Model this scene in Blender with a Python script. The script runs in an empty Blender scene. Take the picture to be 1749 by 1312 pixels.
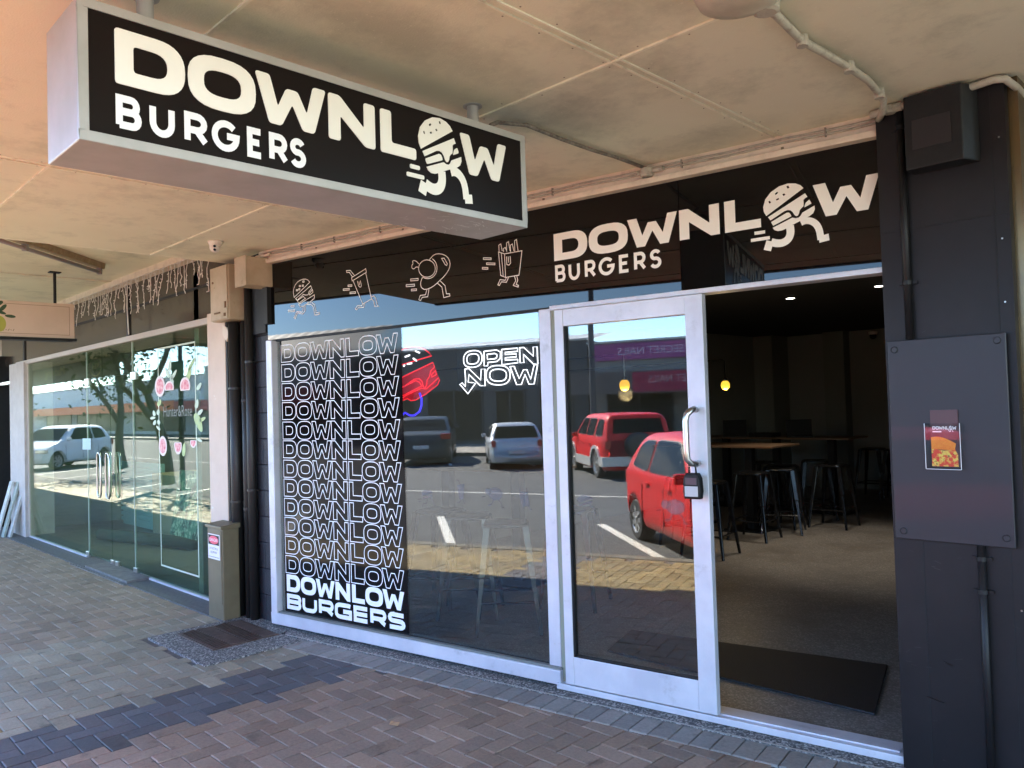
import bpy, bmesh, math, random
from math import sin, cos, pi, radians
from mathutils import Vector, Matrix
from mathutils.geometry import tessellate_polygon
random.seed(7)
sc = bpy.context.scene
COL = sc.collection

# ---------------------------------------------------------------- camera
cam_d = bpy.data.cameras.new("camera"); cam = bpy.data.objects.new("camera", cam_d); COL.objects.link(cam)
F_PX, CX, CY, H = 1342.35, 874.5, 656.0, 1.6
def cam_rows(yaw, pitch, roll):
    f = Vector((sin(yaw)*cos(pitch), cos(yaw)*cos(pitch), sin(pitch)))
    r = Vector((cos(yaw), -sin(yaw), 0)); u = r.cross(f)
    r2 = r*cos(roll)+u*sin(roll); u2 = -r*sin(roll)+u*cos(roll)
    return r2, u2, f
CR, CU, CF = cam_rows(-0.78749656, 0.02832625, -0.03036476)
m = Matrix((CR, CU, -CF)).transposed().to_4x4(); m.translation = (0, 0, H)
cam.matrix_world = m
cam_d.sensor_width = 36; cam_d.sensor_fit = 'HORIZONTAL'; cam_d.lens = F_PX/1749*36
cam_d.clip_start = 0.05; cam_d.clip_end = 1000
sc.camera = cam

# ---------------------------------------------------------------- world, sun, exposure
SUN = Vector((-0.70, -0.285, 0.645)).normalized()          # towards the sun
w = bpy.data.worlds.new("World"); sc.world = w; w.use_nodes = True
nt = w.node_tree; bg = nt.nodes["Background"]; sky = nt.nodes.new("ShaderNodeTexSky")
sky.sky_type = 'NISHITA'; sky.sun_disc = False
sky.sun_elevation = math.asin(SUN.z); sky.sun_rotation = math.atan2(SUN.x, SUN.y)
sky.air_density = 0.85; sky.dust_density = 0.0; sky.ozone_density = 4.0
hs = nt.nodes.new('ShaderNodeHueSaturation'); hs.inputs['Saturation'].default_value = 1.05
nt.links.new(sky.outputs[0], hs.inputs['Color']); nt.links.new(hs.outputs[0], bg.inputs[0]); bg.inputs[1].default_value = 0.15
sd = bpy.data.lights.new("sun", 'SUN'); sd.energy = 5.0; sd.angle = radians(0.5); sd.color = (1, 0.92, 0.80)
so = bpy.data.objects.new("sun", sd); COL.objects.link(so)
so.rotation_euler = SUN.to_track_quat('Z', 'Y').to_euler(); so.location = (-10, -5, 20)
vs = sc.view_settings; vs.view_transform = 'Standard'; vs.look = 'None'; vs.exposure = 3.22; vs.gamma = 1
sc.cycles.max_bounces = 10; sc.cycles.diffuse_bounces = 5; sc.cycles.transparent_max_bounces = 16
sc.cycles.glossy_bounces = 5; sc.cycles.sample_clamp_indirect = 6; sc.cycles.caustics_reflective = False

# ---------------------------------------------------------------- geometry of the site
A0 = Vector((-5.538, 2.911, 0)); PHI = radians(9.41)       # shopfront line, splayed a little to the street grid
S = Vector((cos(PHI), sin(PHI), 0)); NS = Vector((sin(PHI), -cos(PHI), 0)); ZZ = Vector((0, 0, 1))
def sf(s, z, o=0): return A0 + S*s + NS*o + ZZ*z           # point on the shopfront: along, up, out to the street
def ray(x, y): return CR*((x-CX)/F_PX) - CU*((y-CY)/F_PX) + CF
def on_plane(x, y, p, n):
    d = ray(x, y); c = Vector((0, 0, H)); return c + d*((Vector(p)-c).dot(n)/d.dot(n))
def tr_s(x, y):                                            # survey of a mark on the shopfront -> (s, z)
    p = on_plane(x, y, A0, NS)-A0; return p.dot(S), p.z
CEIL = 2.84

# ---------------------------------------------------------------- materials
MATS = {}
def mat(name, col, rough=0.6, metal=0.0, col2=None, scale=8.0, bump=0.0, bscale=60.0, emit=0, spec=0.5, detail=6, thr=(0.35, 0.65), coat=0, stain=None, stain_scale=2.0, stain_thr=(0.6, 0.75)):
    if name in MATS: return MATS[name]
    m = bpy.data.materials.new(name); m.use_nodes = True; N = m.node_tree.nodes; L = m.node_tree.links
    b = N["Principled BSDF"]; b.inputs["Base Color"].default_value = (*col, 1); b.inputs["Roughness"].default_value = rough
    b.inputs["Metallic"].default_value = metal; b.inputs["Specular IOR Level"].default_value = spec
    b.inputs["Coat Weight"].default_value = coat; b.inputs["Coat Roughness"].default_value = 0.03
    tc = N.new("ShaderNodeTexCoord")
    src = None
    if col2:
        t = N.new("ShaderNodeTexNoise"); t.inputs["Scale"].default_value = scale; t.inputs["Detail"].default_value = detail; t.inputs["Roughness"].default_value = 0.65
        L.new(tc.outputs["Object"], t.inputs["Vector"])
        r = N.new("ShaderNodeMapRange"); r.inputs[1].default_value = thr[0]; r.inputs[2].default_value = thr[1]; L.new(t.outputs[0], r.inputs[0])
        x = N.new("ShaderNodeMix"); x.data_type = 'RGBA'; x.inputs[6].default_value = (*col, 1); x.inputs[7].default_value = (*col2, 1)
        L.new(r.outputs[0], x.inputs[0]); src = x.outputs[2]
    if stain:
        t = N.new("ShaderNodeTexNoise"); t.inputs["Scale"].default_value = stain_scale; t.inputs["Detail"].default_value = 9; t.inputs["Roughness"].default_value = 0.72
        L.new(tc.outputs["Object"], t.inputs["Vector"])
        r = N.new("ShaderNodeMapRange"); r.inputs[1].default_value = stain_thr[0]; r.inputs[2].default_value = stain_thr[1]; L.new(t.outputs[0], r.inputs[0])
        x = N.new("ShaderNodeMix"); x.data_type = 'RGBA'; x.inputs[7].default_value = (*stain, 1)
        if src: L.new(src, x.inputs[6])
        else: x.inputs[6].default_value = (*col, 1)
        L.new(r.outputs[0], x.inputs[0]); src = x.outputs[2]
    if src: L.new(src, b.inputs["Base Color"])
    if bump:
        t = N.new("ShaderNodeTexNoise"); t.inputs["Scale"].default_value = bscale; t.inputs["Detail"].default_value = 4
        L.new(tc.outputs["Object"], t.inputs["Vector"])
        q = N.new("ShaderNodeBump"); q.inputs["Strength"].default_value = bump; q.inputs["Distance"].default_value = 0.01
        L.new(t.outputs[0], q.inputs["Height"]); L.new(q.outputs[0], b.inputs["Normal"])
    if emit:
        b.inputs["Emission Color"].default_value = (*col, 1); b.inputs["Emission Strength"].default_value = emit
    MATS[name] = m; return m

def glass(name, tint, base, gain, wave=0.0):
    m = bpy.data.materials.new(name); m.use_nodes = True; N = m.node_tree.nodes; L = m.node_tree.links
    N.remove(N["Principled BSDF"]); o = N["Material Output"]
    t = N.new("ShaderNodeBsdfTransparent"); t.inputs[0].default_value = (*tint, 1)
    g = N.new("ShaderNodeBsdfGlossy"); g.inputs["Roughness"].default_value = 0.0
    fr = N.new("ShaderNodeFresnel"); ge = N.new("ShaderNodeNewGeometry")
    io = N.new("ShaderNodeMapRange"); io.inputs[3].default_value = 1.5; io.inputs[4].default_value = 1/1.5
    L.new(ge.outputs["Backfacing"], io.inputs[0]); L.new(io.outputs[0], fr.inputs[0])
    ma = N.new("ShaderNodeMath"); ma.operation = 'MULTIPLY_ADD'; ma.inputs[1].default_value = gain; ma.inputs[2].default_value = base; ma.use_clamp = True
    mx = N.new("ShaderNodeMixShader"); L.new(fr.outputs[0], ma.inputs[0]); L.new(ma.outputs[0], mx.inputs[0])
    L.new(t.outputs[0], mx.inputs[1]); L.new(g.outputs[0], mx.inputs[2]); L.new(mx.outputs[0], o.inputs[0])
    if wave:
        tc = N.new("ShaderNodeTexCoord"); n = N.new("ShaderNodeTexNoise"); n.inputs["Scale"].default_value = 1.2; n.inputs["Detail"].default_value = 1
        b = N.new("ShaderNodeBump"); b.inputs["Strength"].default_value = wave; b.inputs["Distance"].default_value = 0.01
        L.new(tc.outputs["Object"], n.inputs["Vector"]); L.new(n.outputs[0], b.inputs["Height"]); L.new(b.outputs[0], g.inputs["Normal"])
    MATS[name] = m; return m

def speckle(name, c1, c2, c3, scale, rough=0.7, bump=0.4, stain=None, stain_scale=3, sthr=(0.55, 0.7)):
    m = bpy.data.materials.new(name); m.use_nodes = True; N = m.node_tree.nodes; L = m.node_tree.links; b = N["Principled BSDF"]
    tc = N.new("ShaderNodeTexCoord"); v = N.new("ShaderNodeTexVoronoi"); v.inputs["Scale"].default_value = scale
    L.new(tc.outputs["Object"], v.inputs["Vector"])
    sp = N.new("ShaderNodeSeparateColor"); L.new(v.outputs["Color"], sp.inputs[0])
    cr = N.new("ShaderNodeValToRGB"); cr.color_ramp.elements[0].color = (*c1, 1); cr.color_ramp.elements[1].color = (*c3, 1)
    e = cr.color_ramp.elements.new(0.6); e.color = (*c2, 1); L.new(sp.outputs[0], cr.inputs[0]); src = cr.outputs[0]
    if stain:
        t = N.new("ShaderNodeTexNoise"); t.inputs["Scale"].default_value = stain_scale; t.inputs["Detail"].default_value = 10; t.inputs["Roughness"].default_value = 0.75
        L.new(tc.outputs["Object"], t.inputs["Vector"]); r = N.new("ShaderNodeMapRange"); r.inputs[1].default_value = sthr[0]; r.inputs[2].default_value = sthr[1]
        L.new(t.outputs[0], r.inputs[0]); x = N.new("ShaderNodeMix"); x.data_type = 'RGBA'; x.inputs[7].default_value = (*stain, 1)
        L.new(src, x.inputs[6]); L.new(r.outputs[0], x.inputs[0]); src = x.outputs[2]
    L.new(src, b.inputs["Base Color"]); b.inputs["Roughness"].default_value = rough
    q = N.new("ShaderNodeBump"); q.inputs["Strength"].default_value = bump; q.inputs["Distance"].default_value = 0.003
    L.new(v.outputs["Distance"], q.inputs["Height"]); L.new(q.outputs[0], b.inputs["Normal"])
    MATS[name] = m; return m

def paver_mat():
    m = bpy.data.materials.new("paver"); m.use_nodes = True; N = m.node_tree.nodes; L = m.node_tree.links; b = N["Principled BSDF"]
    at = N.new("ShaderNodeAttribute"); at.attribute_name = "tone"
    tc = N.new("ShaderNodeTexCoord")
    n1 = N.new("ShaderNodeTexNoise"); n1.inputs["Scale"].default_value = 60; n1.inputs["Detail"].default_value = 8; n1.inputs["Roughness"].default_value = 0.8
    n2 = N.new("ShaderNodeTexNoise"); n2.inputs["Scale"].default_value = 1.4; n2.inputs["Detail"].default_value = 7; n2.inputs["Roughness"].default_value = 0.7
    for n in (n1, n2): L.new(tc.outputs["Object"], n.inputs["Vector"])
    r1 = N.new("ShaderNodeMapRange"); r1.inputs[1].default_value = 0.3; r1.inputs[2].default_value = 0.7; r1.inputs[3].default_value = 0.72; r1.inputs[4].default_value = 1.28
    L.new(n1.outputs[0], r1.inputs[0])
    r2 = N.new("ShaderNodeMapRange"); r2.inputs[1].default_value = 0.3; r2.inputs[2].default_value = 0.7; r2.inputs[3].default_value = 0.8; r2.inputs[4].default_value = 1.22
    L.new(n2.outputs[0], r2.inputs[0])
    mu = N.new("ShaderNodeMath"); mu.operation = 'MULTIPLY'; L.new(r1.outputs[0], mu.inputs[0]); L.new(r2.outputs[0], mu.inputs[1])
    vm = N.new("ShaderNodeVectorMath"); vm.operation = 'SCALE'; L.new(at.outputs["Color"], vm.inputs[0]); L.new(mu.outputs[0], vm.inputs["Scale"])
    n4 = N.new("ShaderNodeTexNoise"); n4.inputs["Scale"].default_value = 9; n4.inputs["Detail"].default_value = 5; n4.inputs["Roughness"].default_value = 0.6; L.new(tc.outputs["Object"], n4.inputs["Vector"])
    r4 = N.new("ShaderNodeMapRange"); r4.inputs[1].default_value = 0.30; r4.inputs[2].default_value = 0.42; r4.inputs[3].default_value = 0.62; r4.inputs[4].default_value = 1.0; L.new(n4.outputs[0], r4.inputs[0])
    m4 = N.new("ShaderNodeMath"); m4.operation = 'MULTIPLY'; L.new(mu.outputs[0], m4.inputs[0]); L.new(r4.outputs[0], m4.inputs[1]); L.new(m4.outputs[0], vm.inputs["Scale"])
    vg = N.new("ShaderNodeTexVoronoi"); vg.inputs["Scale"].default_value = 4.5; L.new(tc.outputs["Object"], vg.inputs["Vector"])
    rg_ = N.new("ShaderNodeMapRange"); rg_.inputs[1].default_value = 0.035; rg_.inputs[2].default_value = 0.055; rg_.inputs[3].default_value = 0.45; rg_.inputs[4].default_value = 1.0; L.new(vg.outputs["Distance"], rg_.inputs[0])
    m5 = N.new("ShaderNodeMath"); m5.operation = 'MULTIPLY'; L.new(m4.outputs[0], m5.inputs[0]); L.new(rg_.outputs[0], m5.inputs[1]); L.new(m5.outputs[0], vm.inputs["Scale"])
    # white salts near the shopfront step
    n3 = N.new("ShaderNodeTexNoise"); n3.inputs["Scale"].default_value = 5; n3.inputs["Detail"].default_value = 10; n3.inputs["Roughness"].default_value = 0.8
    L.new(tc.outputs["Object"], n3.inputs["Vector"])
    r3 = N.new("ShaderNodeMapRange"); r3.inputs[1].default_value = 0.64; r3.inputs[2].default_value = 0.8; r3.inputs[4].default_value = 0.5; L.new(n3.outputs[0], r3.inputs[0])
    x = N.new("ShaderNodeMix"); x.data_type = 'RGBA'; x.inputs[7].default_value = (0.42, 0.4, 0.38, 1)
    L.new(vm.outputs[0], x.inputs[6]); L.new(r3.outputs[0], x.inputs[0]); L.new(x.outputs[2], b.inputs["Base Color"])
    b.inputs["Roughness"].default_value = 0.5
    rr = N.new("ShaderNodeMapRange"); rr.inputs[3].default_value = 0.5; rr.inputs[4].default_value = 0.8; L.new(n2.outputs[0], rr.inputs[0]); L.new(rr.outputs[0], b.inputs["Roughness"])
    q = N.new("ShaderNodeBump"); q.inputs["Strength"].default_value = 0.35; q.inputs["Distance"].default_value = 0.003; L.new(n1.outputs[0], q.inputs["Height"]); L.new(q.outputs[0], b.inputs["Normal"])
    MATS["paver"] = m; return m

M_ALU = mat("aluminium", (0.62, 0.62, 0.66), 0.42, 0.25, col2=(0.5, 0.5, 0.55), scale=3, bump=0.05, stain=(0.26, 0.25, 0.25), stain_scale=7, stain_thr=(0.58, 0.88))
M_STEEL = mat("brushed_steel", (0.55, 0.54, 0.52), 0.28, 1.0)
M_CHROME = mat("chrome", (0.75, 0.75, 0.76), 0.12, 1.0)
M_BLACKG = mat("black_acrylic", (0.004, 0.0035, 0.0035), 0.015, 0, spec=0.33)
M_VINYL = mat("black_vinyl", (0.006, 0.005, 0.005), 0.06, 0, spec=0.18)
M_CREAM = mat("cream_vinyl", (0.88, 0.85, 0.77), 0.5)
M_WHITE = mat("white_vinyl", (0.82, 0.82, 0.84), 0.5)
M_SIGNW = mat("sign_letter_white", (0.86, 0.84, 0.78), 0.4, col2=(0.80, 0.78, 0.72), scale=2)
M_SIGNB = mat("sign_face_black", (0.006, 0.004, 0.004), 0.3, spec=0.2)
M_SIGNC = mat("sign_cabinet_grey", (0.36, 0.36, 0.34), 0.42, 0.3, col2=(0.44, 0.43, 0.42), scale=5, stain=(0.2, 0.19, 0.17), stain_scale=25, stain_thr=(0.68, 0.8))
M_CEIL = mat("canopy_lining", (0.78, 0.745, 0.58), 0.75, col2=(0.70, 0.665, 0.51), scale=1.3, detail=10, thr=(0.3, 0.75), bump=0.15, bscale=140, stain=(0.42, 0.41, 0.31), stain_scale=1.7, stain_thr=(0.50, 0.78))
def smudge(m, pts):
    N = m.node_tree.nodes; L = m.node_tree.links; b = N["Principled BSDF"]; src = b.inputs["Base Color"].links[0].from_socket
    tc = N.new("ShaderNodeTexCoord"); nz = N.new("ShaderNodeTexNoise"); nz.inputs["Scale"].default_value = 5; nz.inputs["Detail"].default_value = 9; nz.inputs["Roughness"].default_value = .75
    L.new(tc.outputs["Object"], nz.inputs["Vector"])
    sp_ = N.new("ShaderNodeTexNoise"); sp_.inputs["Scale"].default_value = 70; sp_.inputs["Detail"].default_value = 3; L.new(tc.outputs["Object"], sp_.inputs["Vector"])
    for (x, y, rx, ry, k) in pts:
        mp = N.new("ShaderNodeMapping"); mp.vector_type = 'POINT'; mp.inputs[1].default_value = (-x/rx, -y/ry, 0); mp.inputs[3].default_value = (1/rx, 1/ry, 0); L.new(tc.outputs["Object"], mp.inputs[0])
        ln_ = N.new("ShaderNodeVectorMath"); ln_.operation = 'LENGTH'; L.new(mp.outputs[0], ln_.inputs[0])
        a = N.new("ShaderNodeMath"); a.operation = 'MULTIPLY_ADD'; a.inputs[1].default_value = 1.6; L.new(nz.outputs[0], a.inputs[0]); L.new(ln_.outputs["Value"], a.inputs[2])
        r = N.new("ShaderNodeMapRange"); r.inputs[1].default_value = 1.0; r.inputs[2].default_value = 1.75; r.inputs[3].default_value = k*.5; r.inputs[4].default_value = 0; L.new(a.outputs[0], r.inputs[0])
        x_ = N.new("ShaderNodeMix"); x_.data_type = 'RGBA'; x_.inputs[7].default_value = (.20, .19, .14, 1); L.new(src, x_.inputs[6]); L.new(r.outputs[0], x_.inputs[0]); src = x_.outputs[2]
    r = N.new("ShaderNodeMapRange"); r.inputs[1].default_value = .66; r.inputs[2].default_value = .72; r.inputs[4].default_value = .5; L.new(sp_.outputs[0], r.inputs[0])
    x_ = N.new("ShaderNodeMix"); x_.data_type = 'RGBA'; x_.inputs[7].default_value = (.85, .80, .66, 1); L.new(src, x_.inputs[6]); L.new(r.outputs[0], x_.inputs[0]); L.new(x_.outputs[2], b.inputs["Base Color"])
smudge(M_CEIL, [(-2.05+.065, 1.55-3.9, .22, .75, .85), (-2.2+.065, 2.6-3.9, .28, .4, .8), (-1.95+.065, 3.3-3.9, .5, .22, .5), (-1.15+.065, 3.0-3.9, .14, .7, .55), (-1.3+.065, 2.05-3.9, .3, .25, .4), (-4.6+.065, 2.9-3.9, .9, .12, .4)])
M_CEIL2 = mat("canopy_batten", (0.82, 0.78, 0.62), 0.7, col2=(0.4, 0.34, 0.26), scale=6, thr=(0.5, 0.8))
M_TRIM = mat("pale_trim", (0.72, 0.62, 0.50), 0.6, col2=(0.5, 0.42, 0.33), scale=10, thr=(0.5, 0.8))
M_CONDUIT = mat("painted_conduit", (0.42, 0.39, 0.32), 0.55, col2=(0.24, 0.21, 0.17), scale=30, thr=(0.5, 0.75), bump=0.3, bscale=80)
M_CABLE = mat("dusty_cable", (0.12, 0.10, 0.08), 0.6, col2=(0.30, 0.26, 0.21), scale=40)
M_CHAR = mat("charcoal_paint", (0.0068, 0.0060, 0.0066), 0.45, 0, spec=.28, col2=(0.0115, 0.0095, 0.010), scale=2.5, bump=0.12, bscale=14, stain=(0.018, 0.013, 0.013), stain_scale=1.3, stain_thr=(0.5, 0.8))
M_CHARP = mat("charcoal_panel", (0.018, 0.019, 0.023), 0.42, 0, spec=.35, col2=(0.024, 0.022, 0.025), scale=1.5, bump=0.05, bscale=9, coat=0.1)
M_BLACK = mat("matt_black", (0.006, 0.006, 0.0065), 0.55, spec=.3, col2=(0.011, 0.011, 0.011), scale=20)
M_BLACKM = mat("black_metal", (0.008, 0.008, 0.009), 0.22, 0.0, spec=0.4, coat=0.12)
M_BRICKB = mat("painted_block", (0.014, 0.014, 0.018), 0.55, bump=0.5, bscale=60, col2=(0.022, 0.022, 0.027), scale=9)
M_MORTAR = mat("dark_mortar", (0.012, 0.012, 0.014), 0.8)
M_CONC = speckle("exposed_aggregate", (0.035, 0.035, 0.036), (0.13, 0.125, 0.12), (0.42, 0.40, 0.37), 115, 0.75, 0.5, stain=(0.36, 0.34, 0.32), stain_scale=4.5, sthr=(0.62, 0.78))
M_CONC2 = mat("plain_concrete", (0.20, 0.19, 0.18), 0.8, col2=(0.12, 0.115, 0.11), scale=12, bump=0.3)
M_FLOOR = speckle("polished_floor", (0.125, 0.112, 0.10), (0.18, 0.162, 0.145), (0.34, 0.31, 0.28), 120, 0.42, 0.08, stain=(0.10, 0.085, 0.072), stain_scale=1.6, sthr=(0.45, 0.75))
M_SAND = mat("joint_sand", (0.14, 0.125, 0.11), 0.9, col2=(0.07, 0.06, 0.055), scale=30)
M_SANDL = mat("pale_joint", (0.40, 0.37, 0.33), 0.9)
M_PAVER = paver_mat()
M_ROAD = mat("asphalt", (0.060, 0.062, 0.064), 0.85, col2=(0.085, 0.086, 0.086), scale=3, bump=0.5, bscale=200, detail=9)
M_LINE = mat("road_paint", (0.62, 0.60, 0.54), 0.7, col2=(0.4, 0.39, 0.36), scale=14, thr=(0.5, 0.75))
M_KERB = mat("kerb_concrete", (0.16, 0.145, 0.11), 0.8, col2=(0.11, 0.10, 0.08), scale=6)
M_IRON = mat("rusty_iron", (0.075, 0.05, 0.04), 0.6, 0.4, col2=(0.12, 0.08, 0.065), scale=20)
M_BEIGE = mat("beige_box", (0.50, 0.40, 0.28), 0.55, col2=(0.40, 0.31, 0.20), scale=5, stain=(0.16, 0.11, 0.055), stain_scale=7, stain_thr=(0.60, 0.75))
M_BEIGE2 = mat("beige_column_paint", (0.66, 0.52, 0.41), 0.6, col2=(0.58, 0.45, 0.35), scale=3, stain=(0.75, 0.72, 0.68), stain_scale=9, stain_thr=(0.66, 0.7))
M_OLIVE = mat("olive_cabinet", (0.145, 0.115, 0.062), 0.5, col2=(0.11, 0.085, 0.045), scale=4, stain=(0.42, 0.38, 0.32), stain_scale=13, stain_thr=(0.69, 0.73))
M_BROWNW = mat("dark_transom", (0.045, 0.034, 0.028), 0.16, spec=0.5, col2=(0.06, 0.045, 0.036), scale=2)
M_BRONZE = mat("bronze_trim", (0.12, 0.08, 0.045), 0.25, 0.6, col2=(0.18, 0.12, 0.05), scale=3)
M_INW = mat("interior_wall", (0.22, 0.225, 0.205), 0.6, col2=(0.25, 0.252, 0.23), scale=1.2)
M_INC = mat("interior_ceiling", (0.008, 0.008, 0.008), 0.8)
M_WOOD = mat("table_wood", (0.17, 0.10, 0.055), 0.45, col2=(0.12, 0.07, 0.04), scale=9)
M_RUBBER = mat("rubber_mat", (0.010, 0.011, 0.013), 0.6, bump=0.4, bscale=150)
M_FROST = mat("frosted_vinyl", (0.35, 0.34, 0.36), 0.5)
M_GLASS = glass("shop_glass", (0.86, 0.89, 0.88), 0.065, 0.8, wave=0.02)
M_GLASS2 = glass("green_glass", (0.76, 0.86, 0.78), 0.0, 0.72, wave=0.03)
M_CLEAR = glass("clear_acrylic", (0.95, 0.95, 0.95), 0.0, 1.0)
def glow(name, c, s):
    m = bpy.data.materials.new(name); m.use_nodes = True; N = m.node_tree.nodes; b = N["Principled BSDF"]
    b.inputs["Base Color"].default_value = (*c, 1); b.inputs["Emission Color"].default_value = (*c, 1); b.inputs["Emission Strength"].default_value = s; MATS[name] = m; return m
M_NW = glow("neon_white", (0.95, 0.93, 1.0), .28)
M_NR = glow("neon_red", (1.0, 0.02, 0.035), .16)
M_NRD = glow("red_glow_sheet", (0.40, 0.0, 0.008), 0.05)
M_NB = glow("neon_blue", (0.06, 0.04, 1.0), .22)
M_LAMP = glow("downlight_glow", (1.0, 0.93, 0.8), 2)
M_AMBER = glow("amber_bulb", (1.0, 0.52, 0.05), .16)

# ---------------------------------------------------------------- mesh builder
SPLIT = {'hanging_post', 'sill_channel', 'patch_fitting', 'screw_cap', 'fixed_pane', 'glass_edge', 'lamp_holder', 'hanging_rod', 'pier', 'cable_clip', 'screw_tab', 'rivet', 'clip', 'door_handle', 'lens', 'frame', 'catch', 'transom_mullion', 'conduit_saddle', 'bright_edge', 'window_bar'}
class MB:
    def __init__(s): s.v = []; s.f = []
    def add(s, vs, fs):
        n = len(s.v); s.v += [Vector(p) for p in vs]; s.f += [tuple(i+n for i in f) for f in fs]; return s
    def box(s, x0, x1, y0, y1, z0, z1, fr=None):
        vs = [Vector((x, y, z)) for z in (z0, z1) for y in (y0, y1) for x in (x0, x1)]
        if fr: vs = [fr(v) for v in vs]
        return s.add(vs, [(0, 2, 3, 1), (4, 5, 7, 6), (0, 1, 5, 4), (2, 6, 7, 3), (0, 4, 6, 2), (1, 3, 7, 5)])
    def sbox(s, s0, s1, z0, z1, o0, o1):                  # box in shopfront coordinates
        return s.box(s0, s1, o0, o1, z0, z1, fr=lambda v: sf(v.x, v.z, v.y))
    def tube(s, pts, r, n=8, caps=True, r2=None):
        pts = [Vector(p) for p in pts]; rings = []; up = None
        for i, p in enumerate(pts):
            d = (pts[min(i+1, len(pts)-1)]-pts[max(i-1, 0)]).normalized()
            if up is None: up = d.orthogonal().normalized()
            up = (up-d*up.dot(d)).normalized(); b = d.cross(up)
            rr = r if r2 is None else r+(r2-r)*i/(len(pts)-1)
            rings.append([p+(up*cos(2*pi*k/n)+b*sin(2*pi*k/n))*rr for k in range(n)])
        vs = [q for R in rings for q in R]; fs = []
        for i in range(len(rings)-1):
            for k in range(n): a = i*n+k; b2 = i*n+(k+1) % n; fs.append((a, b2, b2+n, a+n))
        if caps: fs.append(tuple(range(n-1, -1, -1))); fs.append(tuple(range(len(vs)-n, len(vs))))
        return s.add(vs, fs)
    def loft(s, rings, caps=True):
        n = len(rings[0]); vs = [q for R in rings for q in R]; fs = []
        for i in range(len(rings)-1):
            for k in range(n): a = i*n+k; b2 = i*n+(k+1) % n; fs.append((a, b2, b2+n, a+n))
        if caps: fs.append(tuple(range(n-1, -1, -1))); fs.append(tuple(range(len(vs)-n, len(vs))))
        return s.add(vs, fs)
    def lathe(s, c, prof, n=20, axis='z'):
        c = Vector(c); rings = []
        for r, h in prof:
            R = []
            for k in range(n):
                a = 2*pi*k/n
                R.append(c+(Vector((r*cos(a), r*sin(a), h)) if axis == 'z' else Vector((r*cos(a), h, r*sin(a)))))
            rings.append(R)
        return s.loft(rings)
    def poly(s, contours, fr, th=0.0):                    # flat shape with holes, optional thickness
        cs = [[Vector((p[0], p[1], 0)) for p in c] for c in contours]
        tri = tessellate_polygon(cs); fl = [p for c in cs for p in c]
        s.add([fr(p.x, p.y, th) for p in fl], tri)
        if th:
            for c in cs:
                n = len(c); vs = [fr(p.x, p.y, 0) for p in c]+[fr(p.x, p.y, th) for p in c]
                s.add(vs, [(i, (i+1) % n, (i+1) % n+n, i+n) for i in range(n)])
        return s
    def ribbon(s, pts, wd, fr, closed=False, th=0.0, dz=0.0):     # constant-width line with mitred joints
        P = [Vector((p[0], p[1])) for p in pts]
        Q = [P[0]]
        for p in P[1:]:
            if (p-Q[-1]).length > 1e-6: Q.append(p)
        if closed and (Q[0]-Q[-1]).length < 1e-6: Q.pop()
        P = Q; n = len(P)
        if n < 2: return s
        l, r = [], []
        for i in range(n):
            a = P[i-1] if (i > 0 or closed) else None; c = P[(i+1) % n] if (i < n-1 or closed) else None
            d1 = (P[i]-a).normalized() if a is not None else None; d2 = (c-P[i]).normalized() if c is not None else None
            if d1 is None: d1 = d2
            if d2 is None: d2 = d1
            n1 = Vector((-d1.y, d1.x)); n2 = Vector((-d2.y, d2.x)); mm = n1+n2
            if mm.length < 0.2: mm = n1
            mm.normalize(); k = wd/2/max(0.4, mm.dot(n1)); l.append(P[i]+mm*k); r.append(P[i]-mm*k)
        vs = [fr(p.x, p.y, th+i*dz) for i, p in enumerate(l)]+[fr(p.x, p.y, th+i*dz) for i, p in enumerate(r)]
        return s.add(vs, [(i, (i+1) % n, (i+1) % n+n, i+n) for i in range(n if closed else n-1)])
    def islands(s):
        par = list(range(len(s.v))); key = {}
        def fd(a):
            while par[a] != a: par[a] = par[par[a]]; a = par[a]
            return a
        for i, p in enumerate(s.v):
            k = (round(p.x, 4), round(p.y, 4), round(p.z, 4)); j = key.setdefault(k, i); par[fd(i)] = fd(j)
        for f in s.f:
            for q in f[1:]: par[fd(q)] = fd(f[0])
        out = {}
        for f in s.f: out.setdefault(fd(f[0]), []).append(f)
        res = []
        for fs in out.values():
            used = sorted({q for f in fs for q in f}); ix = {q: i for i, q in enumerate(used)}; n = MB(); n.v = [s.v[q] for q in used]; n.f = [tuple(ix[q] for q in f) for f in fs]; res.append(n)
        return res
    def build(s, name, material, parent=None, smooth=False, bevel=0, label=None, world=True, seg=2, whole=False):
        if name in SPLIT and parent is not None and not whole:
            r = [n.build(name, material, parent, smooth, bevel, label, world, seg, True) for n in s.islands()]
            return r[0]
        me = bpy.data.meshes.new(name)
        off = Vector((0, 0, 0)); loc = None
        if parent is not None:
            q = parent
            while q is not None: off += q.location; q = q.parent
            if not world: off = Vector((0, 0, 0))
            me.from_pydata([tuple(p-off) for p in s.v], [], s.f)
        else:
            xs = [p.x for p in s.v]; ys = [p.y for p in s.v]; zs = [p.z for p in s.v]
            loc = Vector(((min(xs)+max(xs))/2, (min(ys)+max(ys))/2, min(zs)))
            me.from_pydata([tuple(p-loc) for p in s.v], [], s.f)
        bm = bmesh.new(); bm.from_mesh(me); bmesh.ops.remove_doubles(bm, verts=bm.verts, dist=1e-5); bmesh.ops.recalc_face_normals(bm, faces=bm.faces); bm.to_mesh(me); bm.free()
        o = bpy.data.objects.new(name, me); COL.objects.link(o)
        if loc is not None: o.location = loc
        o.parent = parent
        me.materials.append(material)
        if smooth:
            for p in me.polygons: p.use_smooth = True
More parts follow.
